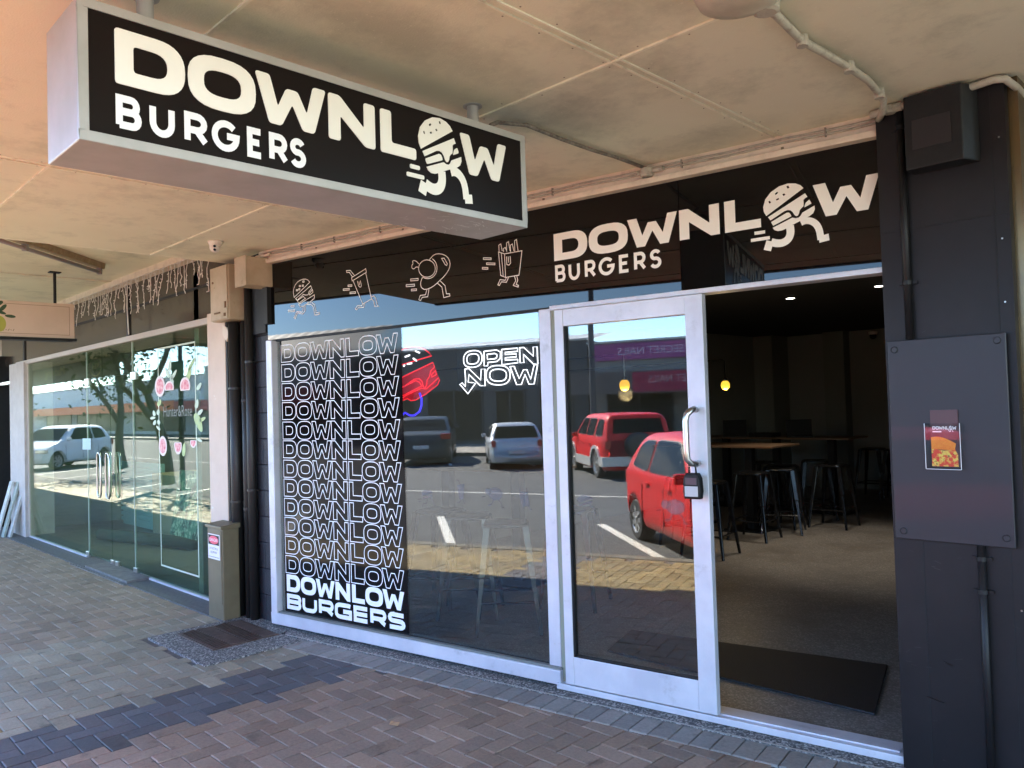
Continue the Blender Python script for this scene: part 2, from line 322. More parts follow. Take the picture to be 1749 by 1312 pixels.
        if bevel:
            b = o.modifiers.new("bevel", 'BEVEL'); b.width = bevel; b.segments = seg; b.limit_method = 'ANGLE'; b.angle_limit = radians(35); b.harden_normals = False
        if label: o["label"] = label
        return o
def tag(o, label, cat, group=None, kind=None):
    if label: o["label"] = label
    if cat: o["category"] = cat
    if group: o["group"] = group
    if kind: o["kind"] = kind
    return o
def thing(name, loc, label, cat, group=None):
    o = bpy.data.objects.new(name, None); COL.objects.link(o); o.location = loc; o.empty_display_size = 0.1
    return tag(o, label, cat, group)
def structure(o): o["kind"] = "structure"; return o
def copy_tree(o, parent=None):
    c = o.copy(); COL.objects.link(c); c.parent = parent
    for ch in list(o.children): copy_tree(ch, c)
    return c
def text_mb(mb, txt, fr, h, x0=0, y0=0, align='LEFT', sx=1.0):
    cu = bpy.data.curves.new("t", 'FONT'); cu.body = txt; cu.size = 1; cu.align_x = align; cu.resolution_u = 3
    o = bpy.data.objects.new("t", cu); COL.objects.link(o); bpy.context.view_layer.update()
    me = o.to_mesh(); vs = [v.co.copy() for v in me.vertices]; fs = [tuple(p.vertices) for p in me.polygons]
    o.to_mesh_clear(); bpy.data.objects.remove(o); bpy.data.curves.remove(cu)
    mb.add([fr(x0+v.x*h*1.38*sx, y0+v.y*h*1.38, 0) for v in vs], fs); return mb

# ---------------------------------------------------------------- lettering (unit height)
def superell(cx, cy, rx, ry, n=2.7, a0=0, a1=2*pi, k=28):
    out = []
    for i in range(k+1):
        a = a0+(a1-a0)*i/k; c, s_ = cos(a), sin(a)
        out.append((cx+rx*math.copysign(abs(c)**(2/n), c), cy+ry*math.copysign(abs(s_)**(2/n), s_)))
    return out
def g_D(x): return [[(x, 0), (x, 1)]+superell(x+.80, .5, .62, .5, 2.5, pi/2, -pi/2, 16), [(x+.36, .26), (x+.36, .74)]+superell(x+.72, .5, .33, .24, 2.5, pi/2, -pi/2, 12)]
def g_O(x): return [superell(x+.78, .5, .78, .52, 2.7)[:-1], superell(x+.78, .5, .43, .25, 2.8)[:-1]]
def g_W(x): return [[(x+a, b) for a, b in [(0, 1), (.36, 1), (.56, .38), (.78, .80), (1.08, .80), (1.32, .38), (1.50, 1), (1.85, 1), (1.52, 0), (1.21, 0), (.94, .5), (.65, 0), (.34, 0)]]]
def g_N(x): return [[(x+a, b) for a, b in [(0, 1), (.32, 1), (1.04, .42), (1.04, 1), (1.38, 1), (1.38, 0), (1.08, 0), (.34, .56), (.34, 0), (0, 0)]]]
def g_L(x): return [[(x+a, b) for a, b in [(0, 1), (.35, 1), (.35, .27), (1.16, .27), (1.16, 0), (0, 0)]]]
LOGO = [(g_D, 0), (g_O, 1.48), (g_W, 3.03), (g_N, 4.95), (g_L, 6.50)]
def logo_contours(burger=True):
    out = [f(x) for f, x in LOGO]
    if not burger: out.append(g_O(7.72))
    out.append(g_W(9.25)); return out
class Fr:
    def __init__(s, f, out): s.f = f; s.out = Vector(out)
    def __call__(s, a, b, c): return s.f(a, b, c)
def arc(cx, cy, rx, ry, a0, a1, k=8): return [(cx+rx*cos(radians(a0+(a1-a0)*i/k)), cy+ry*sin(radians(a0+(a1-a0)*i/k))) for i in range(k+1)]
STK = {   # centre lines in a unit box, width given per glyph
 'B': [[(0, 0), (0, 1), (.62, 1)]+arc(.62, .76, .30, .24, 90, -90)+[(0, .52)], [(0, .52), (.68, .52)]+arc(.68, .26, .32, .26, 90, -90)+[(0, 0)]],
 'U': [[(0, 1), (0, .42)]+arc(.5, .42, .5, .42, 180, 360, 12)+[(1, 1)]],
 'R': [[(0, 0), (0, 1), (.55, 1)]+arc(.55, .72, .4, .28, 90, -90)+[(0, .44)], [(.5, .44), (1, 0)]],
 'G': [arc(.5, .5, .5, .5, 42, 360, 24)+[(.55, .5)]],
 'E': [[(1, 1), (0, 1), (0, 0), (1, 0)], [(0, .52), (.85, .52)]],
 'S': [arc(.5, .76, .44, .25, 25, 250, 14)+arc(.5, .26, .48, .27, 80, -155, 14)],
}
BW = {   # wide heavy version for the window poster
 'B': [[(0, .5), (.80, .5)]+arc(.80, .75, .2, .25, -90, 90, 6)+[(0, 1), (0, 0), (.82, 0)]+arc(.82, .25, .18, .25, -90, 90, 6)],
 'U': [[(0, 1), (0, .3)]+arc(.3, .3, .3, .3, 180, 270, 5)+[(.7, 0)]+arc(.7, .3, .3, .3, 270, 360, 5)+[(1, 1)]],
 'R': [[(0, 0), (0, 1), (.78, 1)]+arc(.78, .7, .2, .3, 90, -90, 7)+[(0, .4)], [(.55, .4), (1, 0)]],
 'G': [[(1, .95), (.9, 1), (.28, 1)]+arc(.28, .72, .28, .28, 90, 180, 5)+arc(.28, .28, .28, .28, 180, 270, 5)+[(1, 0), (1, .48), (.5, .48)]],
 'E': [[(1, 1), (0, 1), (0, 0), (1, 0)], [(0, .5), (1, .5)]],
 'S': [[(1, .98), (.24, 1)]+arc(.24, .76, .24, .25, 90, 270, 6)+[(.76, .5)]+arc(.76, .25, .24, .25, 90, -90, 6)+[(0, 0)]],
}
def px_contour(pts, ox, oy, k): return [tr_s(ox+x/k, oy+y/k) for x, y in pts]
LS0, LZ0, LH = 2.5994, 2.4181, 0.1545                     # header logo origin and unit
def B_(pts):                                              # logo drawing surveyed on the fascia -> logo units
    return [((s_-LS0)/LH, (z_-LZ0)/LH-0.007*(s_-LS0)/LH) for s_, z_ in px_contour(pts, 1230, 280, 6.031)]
def smooth(pts, it=2, closed=True):
    for _ in range(it):
        q = []; n = len(pts)
        if not closed: q.append(pts[0])
        for i in range(n if closed else n-1):
            a, b = pts[i], pts[(i+1) % n]; q += [(a[0]*.75+b[0]*.25, a[1]*.75+b[1]*.25), (a[0]*.25+b[0]*.75, a[1]*.25+b[1]*.75)]
        if not closed: q.append(pts[-1])
        pts = q
    return pts
SEEDS = [[(500, 392), (516, 382), (528, 402), (512, 412)], [(578, 370), (606, 352), (612, 368), (584, 380)], [(566, 312), (590, 290), (602, 300), (576, 324)], [(644, 318), (664, 306), (676, 322), (656, 334)], [(686, 236), (706, 226), (718, 248), (698, 258)]]
BUN = [(480, 540), (455, 500), (447, 450), (468, 370), (525, 295), (610, 235), (700, 205), (780, 205), (830, 222), (862, 252)]
CHEESE = [(497, 552), (878, 305), (903, 343), (878, 356), (862, 375), (864, 410), (862, 440), (838, 462), (824, 480), (818, 510), (805, 535), (788, 541), (768, 528), (752, 500), (730, 482), (700, 478), (665, 490), (523, 585)]
PATTY = [(528, 602), (690, 506), (715, 504), (728, 520), (738, 542), (550, 640)]
PATTY2 = [(886, 402), (922, 370), (945, 410), (872, 452), (874, 432)]
LBUN = [(545, 662), (748, 556), (778, 562), (812, 556), (832, 538), (850, 505), (975, 432), (980, 468), (962, 510), (925, 540), (735, 638), (690, 665), (650, 685), (600, 695), (565, 685)]
LEG1 = [(722, 640), (731, 700), (722, 750), (695, 790), (645, 818), (590, 822), (530, 808), (490, 895)]
LEG2 = [(835, 608), (870, 590), (915, 586), (960, 598), (1000, 630), (1025, 680), (1036, 735), (1042, 782), (1126, 755)]
DASH = [[(356, 702), (467, 686), (467, 718), (358, 735)], [(320, 775), (515, 745), (518, 778), (322, 808)]]
def burger_parts():
    fills = [[B_(BUN)]+[B_(q) for q in SEEDS], [B_(CHEESE)], [B_(PATTY)], [B_(PATTY2)], [B_(LBUN)], [B_(DASH[0])], [B_(DASH[1])]]
    lines = [(smooth(B_(LEG1[:-1]), 2, False), .235), (B_([(519, 797)]+LEG1[-1:]), .235), (smooth(B_(LEG2[:-1]), 2, False), .20), (B_([(1022, 782)]+LEG2[-1:]), .20)]
    return fills, lines
def draw_logo(lm, bm_, fr, burger=True, th=0):
    for c in logo_contours(burger): lm.poly(c, fr, th)
    if burger:
        fills, lines = burger_parts()
        for c in fills: bm_.poly(c, fr, th)
        for i, (p, wd) in enumerate(lines): bm_.ribbon(p, wd, lambda a, b, c: fr(a, b, 0)+NS*c, th=.0002*(1+i))
def draw_stroke_word(mb, word, slots, y0, y1, t, fr0, table=STK, th=0):
    for ch, (a, b) in zip(word, slots):
        for li, ln in enumerate(table[ch]):
            fr = lambda p, q, c, li=li: fr0(p, q, 0)+fr0.out*(th+.0009*li+c)
            pts = [(a+t/2+x*(b-a-t), y0+t/2+y*(y1-y0-t)) for x, y in ln]; mb.ribbon(pts, t, fr, dz=.00004)

# ================================================================ SETTING
ROADZ = -0.10
g = MB(); g.box(-140, 60, -120, -0.62, ROADZ-0.3, ROADZ); structure(g.build("road", M_ROAD))
g = MB(); g.box(-140, 60, -0.45, 30, -0.30, -0.008); structure(g.build("pavement_bed", M_SAND))
g = MB(); g.box(-140, 60, -0.62, -0.45, -0.35, 0.0); structure(g.build("kerb", M_KERB, bevel=0.015))
g = MB(); g.box(-140, 60, -40, -16.6, -0.35, 0.02); structure(g.build("far_pavement", mat("far_concrete", (0.30, 0.28, 0.25), 0.8, col2=(0.24, 0.22, 0.2), scale=2)))
g = MB(); g.box(-140, 60, -16.6, -16.45, -0.35, 0.022); structure(g.build("far_kerb", M_KERB))
# painted markings
g = MB()
d = Vector((.567, .823, 0)); nrm = Vector((.823, -.567, 0))
for k in range(-9, 3):
    p0 = Vector((-5.08, -3.14, 0))+Vector((-2.72*k if k else 0, 0, 0)); p0 = Vector((-5.08+2.72*k, -3.14, ROADZ+.004)); p1 = p0+d*3.0
    L_ = [p0-nrm*.06, p0+nrm*.06, p1+nrm*.06, p1-nrm*.06]; g.add(L_, [(0, 1, 2, 3)])
for x in range(-120, 40, 6):
    g.add([(x, -6.35, ROADZ+.004), (x+6, -6.35, ROADZ+.004), (x+6, -6.25, ROADZ+.004), (x, -6.25, ROADZ+.004)], [(0, 1, 2, 3)])
for k in range(-28, 8):
    p0 = Vector((-5.08+2.72*k, -12.6, ROADZ+.004)); p1 = p0+Vector((-.55, -.83, 0))*4.2; n2 = Vector((.83, -.55, 0))
    g.add([p0-n2*.05, p0+n2*.05, p1+n2*.05, p1-n2*.05], [(0, 1, 2, 3)])
structure(g.build("road_markings", M_LINE))

# pavers: every brick a bevelled block in one herringbone sheet
def facade_y(x): return A0.y+(x-A0.x)*math.tan(PHI)
def lay_pavers():
    vs, fs, cols = [], [], []
    def brick(pts, z, c, inset=0.004):
        # pts: 4 corners ccw
        c0 = sum((Vector(p) for p in pts), Vector((0, 0)))/4
        base = len(vs)
        jz = random.uniform(-.0016, .0016); tilt = (random.uniform(-.006, .006), random.uniform(-.006, .006))
        low, mid, top = [], [], []
        for p in pts:
            p = Vector(p); dv = Vector((math.copysign(1, (p-c0).x), math.copysign(1, (p-c0).y)))
            q = c0+(p-c0)*(1-0.0035/ max(.03, abs((p-c0).x)+0)) if False else p
            e = (p-c0); u = e.normalized()
            low.append((p.x-u.x*.003, p.y-u.y*.003)); top.append((p.x-u.x*.0095, p.y-u.y*.0095))
        for q in low: vs.append((q[0], q[1], z-.011+jz))
        for q in low: vs.append((q[0], q[1], z-.0035+jz))
        for q in top: vs.append((q[0], q[1], z+jz+tilt[0]*(q[0]-c0.x)+tilt[1]*(q[1]-c0.y)))
        for a in (0, 4):
            for i in range(4): fs.append((base+a+i, base+a+(i+1) % 4, base+a+4+(i+1) % 4, base+a+4+i)); cols.append(c)
        fs.append((base+8, base+9, base+10, base+11)); cols.append(c)
    def tone(x, y, stepx):
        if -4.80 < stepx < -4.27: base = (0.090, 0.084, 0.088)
        elif stepx >= -4.27: base = (0.262, 0.180, 0.128)
        elif stepx > -6.5: base = (0.262, 0.222, 0.160)
        else: base = (0.26, 0.195, 0.140)
        if y < .95 and not (-4.80 < stepx < -4.27): base = (0.235, 0.175, 0.070)  # bricks along the kerb coloured tan to stand for the sunlit strip
        k = random.uniform(.80, 1.18); r = random.uniform(-.012, .012)
        if random.random() < .06: k *= .8
        return (base[0]*k+r*.6, base[1]*k, base[2]*k-r*.4, 1)
    u = 0.1
    for j in range(-5, 40):
        for i in range(-230, 60):
            x, y = i*u, j*u; kk = (i-j) % 4
            if kk == 0: R = (x, y, x+2*u, y+u)
            elif kk == 3: R = (x, y, x+u, y+2*u)
            else: continue
            xc, yc = (R[0]+R[2])/2, (R[1]+R[3])/2
            if R[1] < -0.46: continue
            lim = facade_y(xc)-0.26 if xc > -5.1 else 2.76
            if yc > lim: continue
            if -5.96 < xc < -5.0 and 2.14 < yc: continue
            brick([(R[0], R[1]), (R[2], R[1]), (R[2], R[3]), (R[0], R[3])], 0.0, tone(xc, yc, R[0]))
    # soldier course along the step
    s_ = 0.45
    while s_ < 7.2:
        P = [sf(s_, 0, .325), sf(s_+.102, 0, .325), sf(s_+.102, 0, .130), sf(s_, 0, .130)]
        k = random.uniform(.85, 1.15)
        brick([(p.x, p.y) for p in P], 0.006, (0.23*k, .21*k, .19*k, 1)); s_ += .1035
    me = bpy.data.meshes.new("pavers"); me.from_pydata(vs, [], fs)
    at = me.color_attributes.new("tone", 'FLOAT_COLOR', 'CORNER'); i = 0
    for p, c in zip(me.polygons, cols):
        for _ in range(p.loop_total): at.data[i].color = c; i += 1
    me.materials.append(M_PAVER); o = bpy.data.objects.new("pavement", me); COL.objects.link(o); structure(o)
lay_pavers()
# concrete strips at the walls
g = MB(); g.add([sf(.30, -.02, .14), sf(7.2, -.02, .14), sf(7.2, -.02, -.2), sf(.0, -.02, -.2), sf(.30, .013, .14), sf(7.2, .013, .14), sf(7.2, .013, -.2), sf(0, .013, -.2)], [(4, 5, 6, 7), (0, 1, 5, 4), (0, 4, 7, 3)])
structure(g.build("concrete_strip", M_CONC))
g = MB(); g.box(-5.96, -4.99, 2.14, 2.82, -.02, .010); g.box(-5.96, -5.3, 2.82, 2.98, -.02, .0101); structure(g.build("concrete_surround", M_CONC))
g = MB(); g.box(-23, -5.965, 2.70, 3.0, -.02, .009); structure(g.build("concrete_edging", mat("dark_edging", (0.075, 0.078, 0.08), .7, col2=(.13, .13, .13), scale=35, bump=.4, bscale=90)))
g = MB(); g.box(-9.7, -8.0, 2.66, 2.69, 0.0, 0.008); g.box(-9.3, -8.05, 2.705, 2.93, .009, .03)
structure(g.build("door_threshold_slab", M_CONC2))
def sandline():
    g = MB()
    g.ribbon([(.3, .14), (7.1, .14)], .012, lambda a, b, c: sf(a, .0145, b)); structure(g.build("pale_mortar_line", M_SANDL))
sandline()

# access cover
t = thing("access_cover", (-5.56, 2.56, .01), "rusty patterned square access cover set in speckled concrete", "drain cover")
g = MB(); g.box(-5.86, -5.26, 2.31, 2.80, .004, .016); g.build("cover_plate", M_IRON, t, bevel=.003)
g = MB()
for r in range(4):
    for k in range(17):
        x = -5.84+k*.0345; y = 2.325+r*.118; sgn = 1 if r % 2 else -1
        p = Vector((x+.012, y+.055, 0)); dd = Vector((sgn*.018, .05, 0)); nn = Vector((.05, -sgn*.018, 0)).normalized()*.008
        g.add([(p-dd-nn)+ZZ*.016, (p-dd+nn)+ZZ*.016, (p+dd+nn)+ZZ*.016, (p+dd-nn)+ZZ*.016, (p-dd-nn)+ZZ*.022, (p-dd+nn)+ZZ*.022, (p+dd+nn)+ZZ*.022, (p+dd-nn)+ZZ*.022], [(4, 5, 6, 7), (0, 1, 5, 4), (1, 2, 6, 5), (2, 3, 7, 6), (3, 0, 4, 7)])
g.build("tread_ribs", M_IRON, t)
g = MB(); rl = random.Random(9)
for k in range(90):
    x, y = rl.uniform(-8, -1.3), rl.uniform(.9, 2.7); r = rl.uniform(.0015, .005); a_ = rl.uniform(0, 3)
    g.add([(x+r*cos(a_+q*1.57)*(1+.8*(q % 2)), y+r*sin(a_+q*1.57), .0045+.001*(q % 2)) for q in range(4)], [(0, 1, 2, 3)])
tag(g.build("litter_specks", mat("speck", (.6, .57, .5), .8, col2=(.1, .08, .06), scale=3)), None, None, kind="stuff")
g = MB(); g.add([(-3.34, 2.37, .004), (-3.31, 2.36, .012), (-3.285, 2.385, .006), (-3.30, 2.41, .016), (-3.335, 2.405, .008), (-3.35, 2.39, .014)], [(0, 1, 2), (0, 2, 3), (0, 3, 4), (0, 4, 5)])
tag(g.build("dead_leaf", mat("leaf_tan", (.42, .24, .12), .7)), "small curled tan leaf lying on the brown pavers", "leaf")

# ================================================================ CANOPIES
def canopy(nm, x0, x1, yb, z, ztop, yf, label, jx, jy, mats=(M_CEIL, M_CEIL2), ycol=None):
    t = thing(nm, ((x0+x1)/2, yb, z), label, "canopy")
    g = MB(); g.box(x0, x1, yf+.06, yb, z, z+.10); g.build("ceiling_lining", mats[0], t)
    g = MB(); g.box(x0, x1, yf, yf+.06, z-.02, ztop); g.build("fascia_board", mat("fascia_dark", (.10, .095, .09), .5), t)
    g = MB(); g.box(x0, x1, yf+.06, yb+.5, ztop-.05, ztop-.02); g.build("roof_sheet", mat("roof_steel", (.45, .46, .46), .5, .3), t)
    g = MB()
    for x in jx:
        g.box(x-.022, x-.014, yf+.06, yb, z-.006, z-.0002); g.box(x+.014, x+.022, yf+.06, yb, z-.006, z-.0002)
    for y in jy: g.box(x0, x1, y-.006, y+.006, z-.008, z-.0004)
    g.build("joint_batten", mats[1], t)
    return t
can = canopy("shop_canopy", -6.13, 6.0, 3.9, CEIL, 3.18, -0.52, "stained cream sheet lined canopy over the burger shopfront", (-4.25, -1.70, .85, 3.4), (-.1, 1.1, 2.27))
g = MB()
for x in (-4.25, -1.70, .85):
    for k in range(24):
        for dx in (-.04, .04):
            g.lathe((x+dx, -.3+k*.17, CEIL-.002), [(.0035, 0), (.003, -.0012)], 6)
for y in (2.27,):
    for k in range(50): g.lathe((-6+k*.17, y+(.03 if k % 2 else -.03), CEIL-.002), [(.0035, 0), (.003, -.0012)], 6)
g.build("nail_head", mat("nail", (.25, .2, .15), .5), can)["kind"] = "stuff"
canopy("neighbour_canopy", -30, -6.17, 2.93, 3.06, 3.45, -0.52, "pale flat lined canopy over the glass fronted shop next door", (-8.9, -11.6, -14.3), (1.2,))
g = MB(); g.box(-6.17, -6.13, -.52, 3.0, 2.84, 3.2); tag(g.build("canopy_edge_beam", M_CEIL2), "timber edge beam where the low canopy steps up to next door", "beam")

# ================================================================ SHOP BUILDING
bld = thing("burger_shop_building", (-3.5, 3.4, 0), "black fronted burger shop with glazed front and open sliding door", "building")
g = MB()                                                    # inner shell walls
g.box(-6.95, -6.85, 3.35, 13.6, 0, 3.2); g.box(-6.95, -3.2, 13.5, 13.6, 0, 3.2)
g.box(-.75, -.65, 3.75, 22, 0, 3.2); g.box(-6.95, -.65, 22, 22.1, 0, 3.2)
g.box(-3.28, -3.2, 13.6, 22, 0, 3.2)
g.box(-6.85, -5.45, 3.30, 3.36, 0, 3.2)
g.build("wall", M_INW, bld)
g = MB(); g.box(-6.85, -6.5, 12.9, 13.5, .03, 2.7); g.box(-5.75, -5.40, 13.25, 13.5, .03, 2.7); g.build("pier", mat("pier_paint", (.20, .205, .18), .6), bld)
g = MB(); g.add([sf(.0, .03, -.03), sf(4.85, .03, -.03), (-.7, 22, .03), (-6.9, 22, .03), (-6.9, 3.30, .03)], [(0, 1, 2, 3, 4)]); g.build("interior_floor", M_FLOOR, bld)
g = MB(); g.add([sf(-.6, 2.7, -.06), sf(4.85, 2.7, -.06), (-.7, 22, 2.7), (-6.9, 22, 2.7), (-6.9, 3.05, 2.7)], [(0, 1, 2, 3, 4)])
g.add([sf(-.6, 2.80, -.05), sf(4.85, 2.80, -.05), (6, 22, 3.3), (-6.9, 22, 3.3), (-6.9, 3.05, 2.8)], [(0, 1, 2, 3, 4)])
g.build("interior_ceiling", M_INC, bld)
# upper trim strip between fascia and canopy
g = MB(); g.sbox(-.06, 4.36, 2.735, 2.765, .0, .055); g.sbox(-.06, 4.36, 2.765, 2.84, .0, .03); g.build("cornice_trim", M_TRIM, bld, bevel=.003)
# window frame and glazing
g = MB()
g.sbox(.03, 2.58, .035, .115, -.05, .05)                    # sill
g.sbox(.03, .095, .115, 2.15, -.05, .05)                    # left jamb
g.sbox(2.49, 2.57, .115, 2.15, -.05, .02)                 # mullion
win = g.build("window", M_ALU, bld, bevel=.004)
g = MB(); g.sbox(.15, 2.49, .128, .134, .0015, .006); g.sbox(2.484, 2.49, .134, 2.14, .0015, .006); g.sbox(.138, .144, .134, 2.14, .002, .006); g.build("window_gasket", M_BLACK, win)
g = MB()
for s_, z_ in ((2.53, .25), (2.53, .95), (2.53, 1.75), (.062, .3), (.062, 1.2), (.062, 2.0)):
    c_ = sf(s_, z_, .0505 if s_ < 1 else .0205); g.add([c_+S*.0045*cos(2*pi*k/8)+ZZ*.0045*sin(2*pi*k/8) for k in range(8)], [tuple(range(8))])
g.build("frame_screw", M_STEEL, win)["kind"] = "stuff"
g = MB(); g.sbox(.03, 2.58, .115, .128, -.02, .035); g.sbox(.095, .15, .128, 2.13, -.04, -.01)
g.build("glazing_bead", mat("bead_grey", (.16, .165, .15), .4), win)
g = MB(); g.sbox(.095, 2.475, .115, 2.15, -.006, 0.0); g.build("window_pane", M_GLASS, win)
g = MB(); g.sbox(.10, 2.58, 2.142, 2.156, -.03, .012); g.build("head_gap", M_BLACK, win)
# black poster vinyl with its lettering, on the outside face of the pane
g = MB(); g.sbox(.138, 1.385, .130, 2.141, .0005, .0015); vin = g.build("vinyl_poster", M_VINYL, bld, label="tall black vinyl poster with stacked repeated outline lettering")
fr_v = lambda a, b, c: sf(a, b, .003)
g = MB(); h = MB()
tops = [2.108, 1.963, 1.821, 1.679, 1.534, 1.394, 1.25, 1.109, .966, .825, .685, .542]
for zt in tops:
    z0 = zt-.127; k = 1.205/11.1; wd = .0058
    fr = lambda a, b, c, z0=z0: sf(.150+a*k, z0+b*.127, .003)
    for gl in logo_contours(False):
        for c in gl:
            pts = [(.150+a*k, z0+b*.127) for a, b in c]
            g.ribbon(pts, wd, fr_v, closed=True)
g.build("outline_lettering", M_WHITE, vin)
fr = lambda a, b, c: sf(.156+a*(1.198/11.1), .279+b*.125, .003)
draw_logo(h, h, fr, burger=False)
draw_stroke_word(h, "BURGERS", [(.156, .317), (.330, .490), (.510, .669), (.679, .852), (.869, 1.018), (1.032, 1.187), (1.200, 1.357)], 0.150, .262, .0295, Fr(fr_v, NS), BW)
h.build("solid_lettering", M_WHITE, vin)
# end brackets, jamb to the open doorway, head and threshold
g = MB(); g.sbox(2.58, 4.37, 2.135, 2.160, -.05, .045); g.sbox(4.335, 4.365, .05, 2.135, -.05, .045); g.sbox(2.56, 4.40, .018, .05, -.09, .06); g.sbox(2.60, 4.3, .05, .058, -.01, .03)
g.build("door_frame", M_ALU, bld, bevel=.002)
g = MB(); g.sbox(2.575, 2.60, .05, 2.15, -.06, .022); g.build("door_track", mat("track_green", (.25, .27, .2), .5), bld)
# sliding door leaf, parked half open
g = MB()
g.sbox(2.63, 2.685, .062, 2.130, .028, .075); g.sbox(3.405, 3.498, .062, 2.130, .028, .075)
g.sbox(2.685, 3.405, .062, .215, .030, .073); g.sbox(2.685, 3.405, 2.035, 2.130, .030, .073)
door = g.build("sliding_door", M_ALU, bld, bevel=.003)
g = MB(); g.sbox(2.685, 3.405, .215, 2.035, .046, .052); g.build("door_pane", M_GLASS, door)
g = MB(); g.sbox(2.685, 2.695, .215, 2.035, .040, .070); g.sbox(2.685, 3.405, .215, .223, .040, .070); g.build("door_gasket", M_BLACK, door)
hp = [sf(.02+3.435, 1.555, .095), sf(.02+3.435, 1.560, .125), sf(.02+3.432, 1.553, .150), sf(.02+3.415, 1.535, .165), sf(.02+3.408, 1.50, .168), sf(.02+3.408, 1.36, .168), sf(.02+3.410, 1.315, .165), sf(.02+3.42, 1.295, .150), sf(.02+3.435, 1.290, .125), sf(.02+3.435, 1.292, .095)]
g = MB(); g.tube(hp, .0155, 12); g.build("pull_handle", M_STEEL, door, smooth=True)
# key safe hung on the handle
t = thing("key_safe", tuple(sf(.02+3.425, 1.12, .15)), "grey and black combination key safe hanging on the door handle", "key safe")
g = MB(); g.loft([[sf(.02+3.425+a*q*1.35, 1.19+b*q*1.1, o) for a, b in [(-.030, -.062), (.030, -.062), (.034, -.03), (.031, .03), (.022, .052), (-.022, .052), (-.031, .03), (-.034, -.03)]] for o, q in ((.115, .92), (.125, 1), (.158, 1), (.166, .9))]); g.build("body", M_BLACK, t, bevel=.003)
g = MB(); g.sbox(.02+3.391, .02+3.459, 1.135, 1.185, .166, .1695); g.build("face_plate", mat("key_safe_grey", (.42, .42, .43), .4), t, bevel=.002)
g = MB(); g.sbox(.02+3.396, .02+3.454, 1.192, 1.226, .166, .169); g.build("shutter", mat("key_safe_shutter", (.05, .05, .06), .3), t, bevel=.002)
g = MB(); g.tube([sf(.02+3.407, 1.238, .14), sf(.02+3.407, 1.275, .142), sf(.02+3.413, 1.292, .145), sf(.02+3.428, 1.298, .148), sf(.02+3.441, 1.288, .145), sf(.02+3.443, 1.238, .14)], .0045, 8); g.build("shackle", M_BLACKM, t, smooth=True)

# faint frosted figures at eye level on the glass
def figure_frost(kind, c, z, o):
    g = MB(); fr = lambda a, b, q: sf(c+a*.052, z+b*.052, o)
    if kind == 0:
        g.poly([superell(0, .2, .95, .55, 2, 0.3, pi+.3, 12)], fr); g.ribbon([(-.8, .0), (.8, .5)], .2, fr); g.ribbon([(-.75, -.35), (.85, .1)], .22, fr)
        g.ribbon([(0, -.4), (-.1, -.9), (-.7, -1.0), (-.9, -1.4)], .1, fr); g.ribbon([(.5, -.2), (1.0, -.6), (1.1, -1.2), (1.4, -1.1)], .1, fr); g.ribbon([(-1.6, -.5), (-1.0, -.4)], .09, fr); g.ribbon([(-1.5, -.8), (-1.1, -.7)], .09, fr)
    elif kind == 1:
        g.poly([[(-.5, .9), (.6, 1.1), (.4, -.7), (-.2, -.8)]], fr); g.ribbon([(0, -.8), (-.2, -1.1), (-.6, -1.2)], .1, fr); g.ribbon([(.3, -.7), (.5, -1.2), (.7, -1.2)], .1, fr); g.ribbon([(-1.2, .2), (-.8, .25)], .09, fr); g.ribbon([(0, 1), (-.3, 1.5), (-.6, 1.5)], .09, fr)
    elif kind == 2:
        g.poly([superell(.3, .25, 1.0, .75, 2, 0, 2*pi, 16)[:-1]], fr); g.poly([superell(-.75, .45, .45, .45, 2, 0, 2*pi, 12)[:-1]], fr)
        g.ribbon([(0, -.4), (-.3, -1.0), (-.8, -1.1)], .12, fr); g.ribbon([(.6, -.3), (1.1, -.8), (1.2, -1.3), (1.5, -1.3)], .12, fr); g.ribbon([(-1.7, -.2), (-1.2, -.1)], .09, fr)
    else:
        g.poly([[(-.5, .5), (.7, .7), (.9, -.9), (-.1, -1.0)]], fr)
        for k in range(4): g.ribbon([(-.35+k*.32, .55), (-.4+k*.32, 1.0+.1*(k % 2))], .15, fr)
        g.ribbon([(.1, -1), (-.2, -1.3)], .1, fr); g.ribbon([(.7, -.9), (1.0, -1.3), (1.2, -1.3)], .1, fr); g.ribbon([(-1.3, 0), (-.8, .05)], .09, fr)
    return g
M_FR = glass("frost_film", (.72, .72, .74), 0, 0.3)
_n = M_FR.node_tree; _d = _n.nodes.new("ShaderNodeBsdfDiffuse"); _d.inputs[0].default_value = (.55, .54, .57, 1)
_mx = _n.nodes.new("ShaderNodeMixShader"); _mx.inputs[0].default_value = 0.16
_old = _n.nodes["Material Output"].inputs[0].links[0].from_socket
_n.links.new(_old, _mx.inputs[1]); _n.links.new(_d.outputs[0], _mx.inputs[2]); _n.links.new(_mx.outputs[0], _n.nodes["Material Output"].inputs[0])
for i, (px, py, o) in enumerate([(730, 847, .002), (787, 842, .002), (843, 847, .002), (893, 850, .002), (1008, 856, .054), (1156, 868, .054)]):
    s_, z_ = tr_s(px, py); fg = figure_frost([0, 1, 2, 3, 0, 2][i], s_, z_, o).build("frosted_figure", M_FR, door if i > 3 else win)

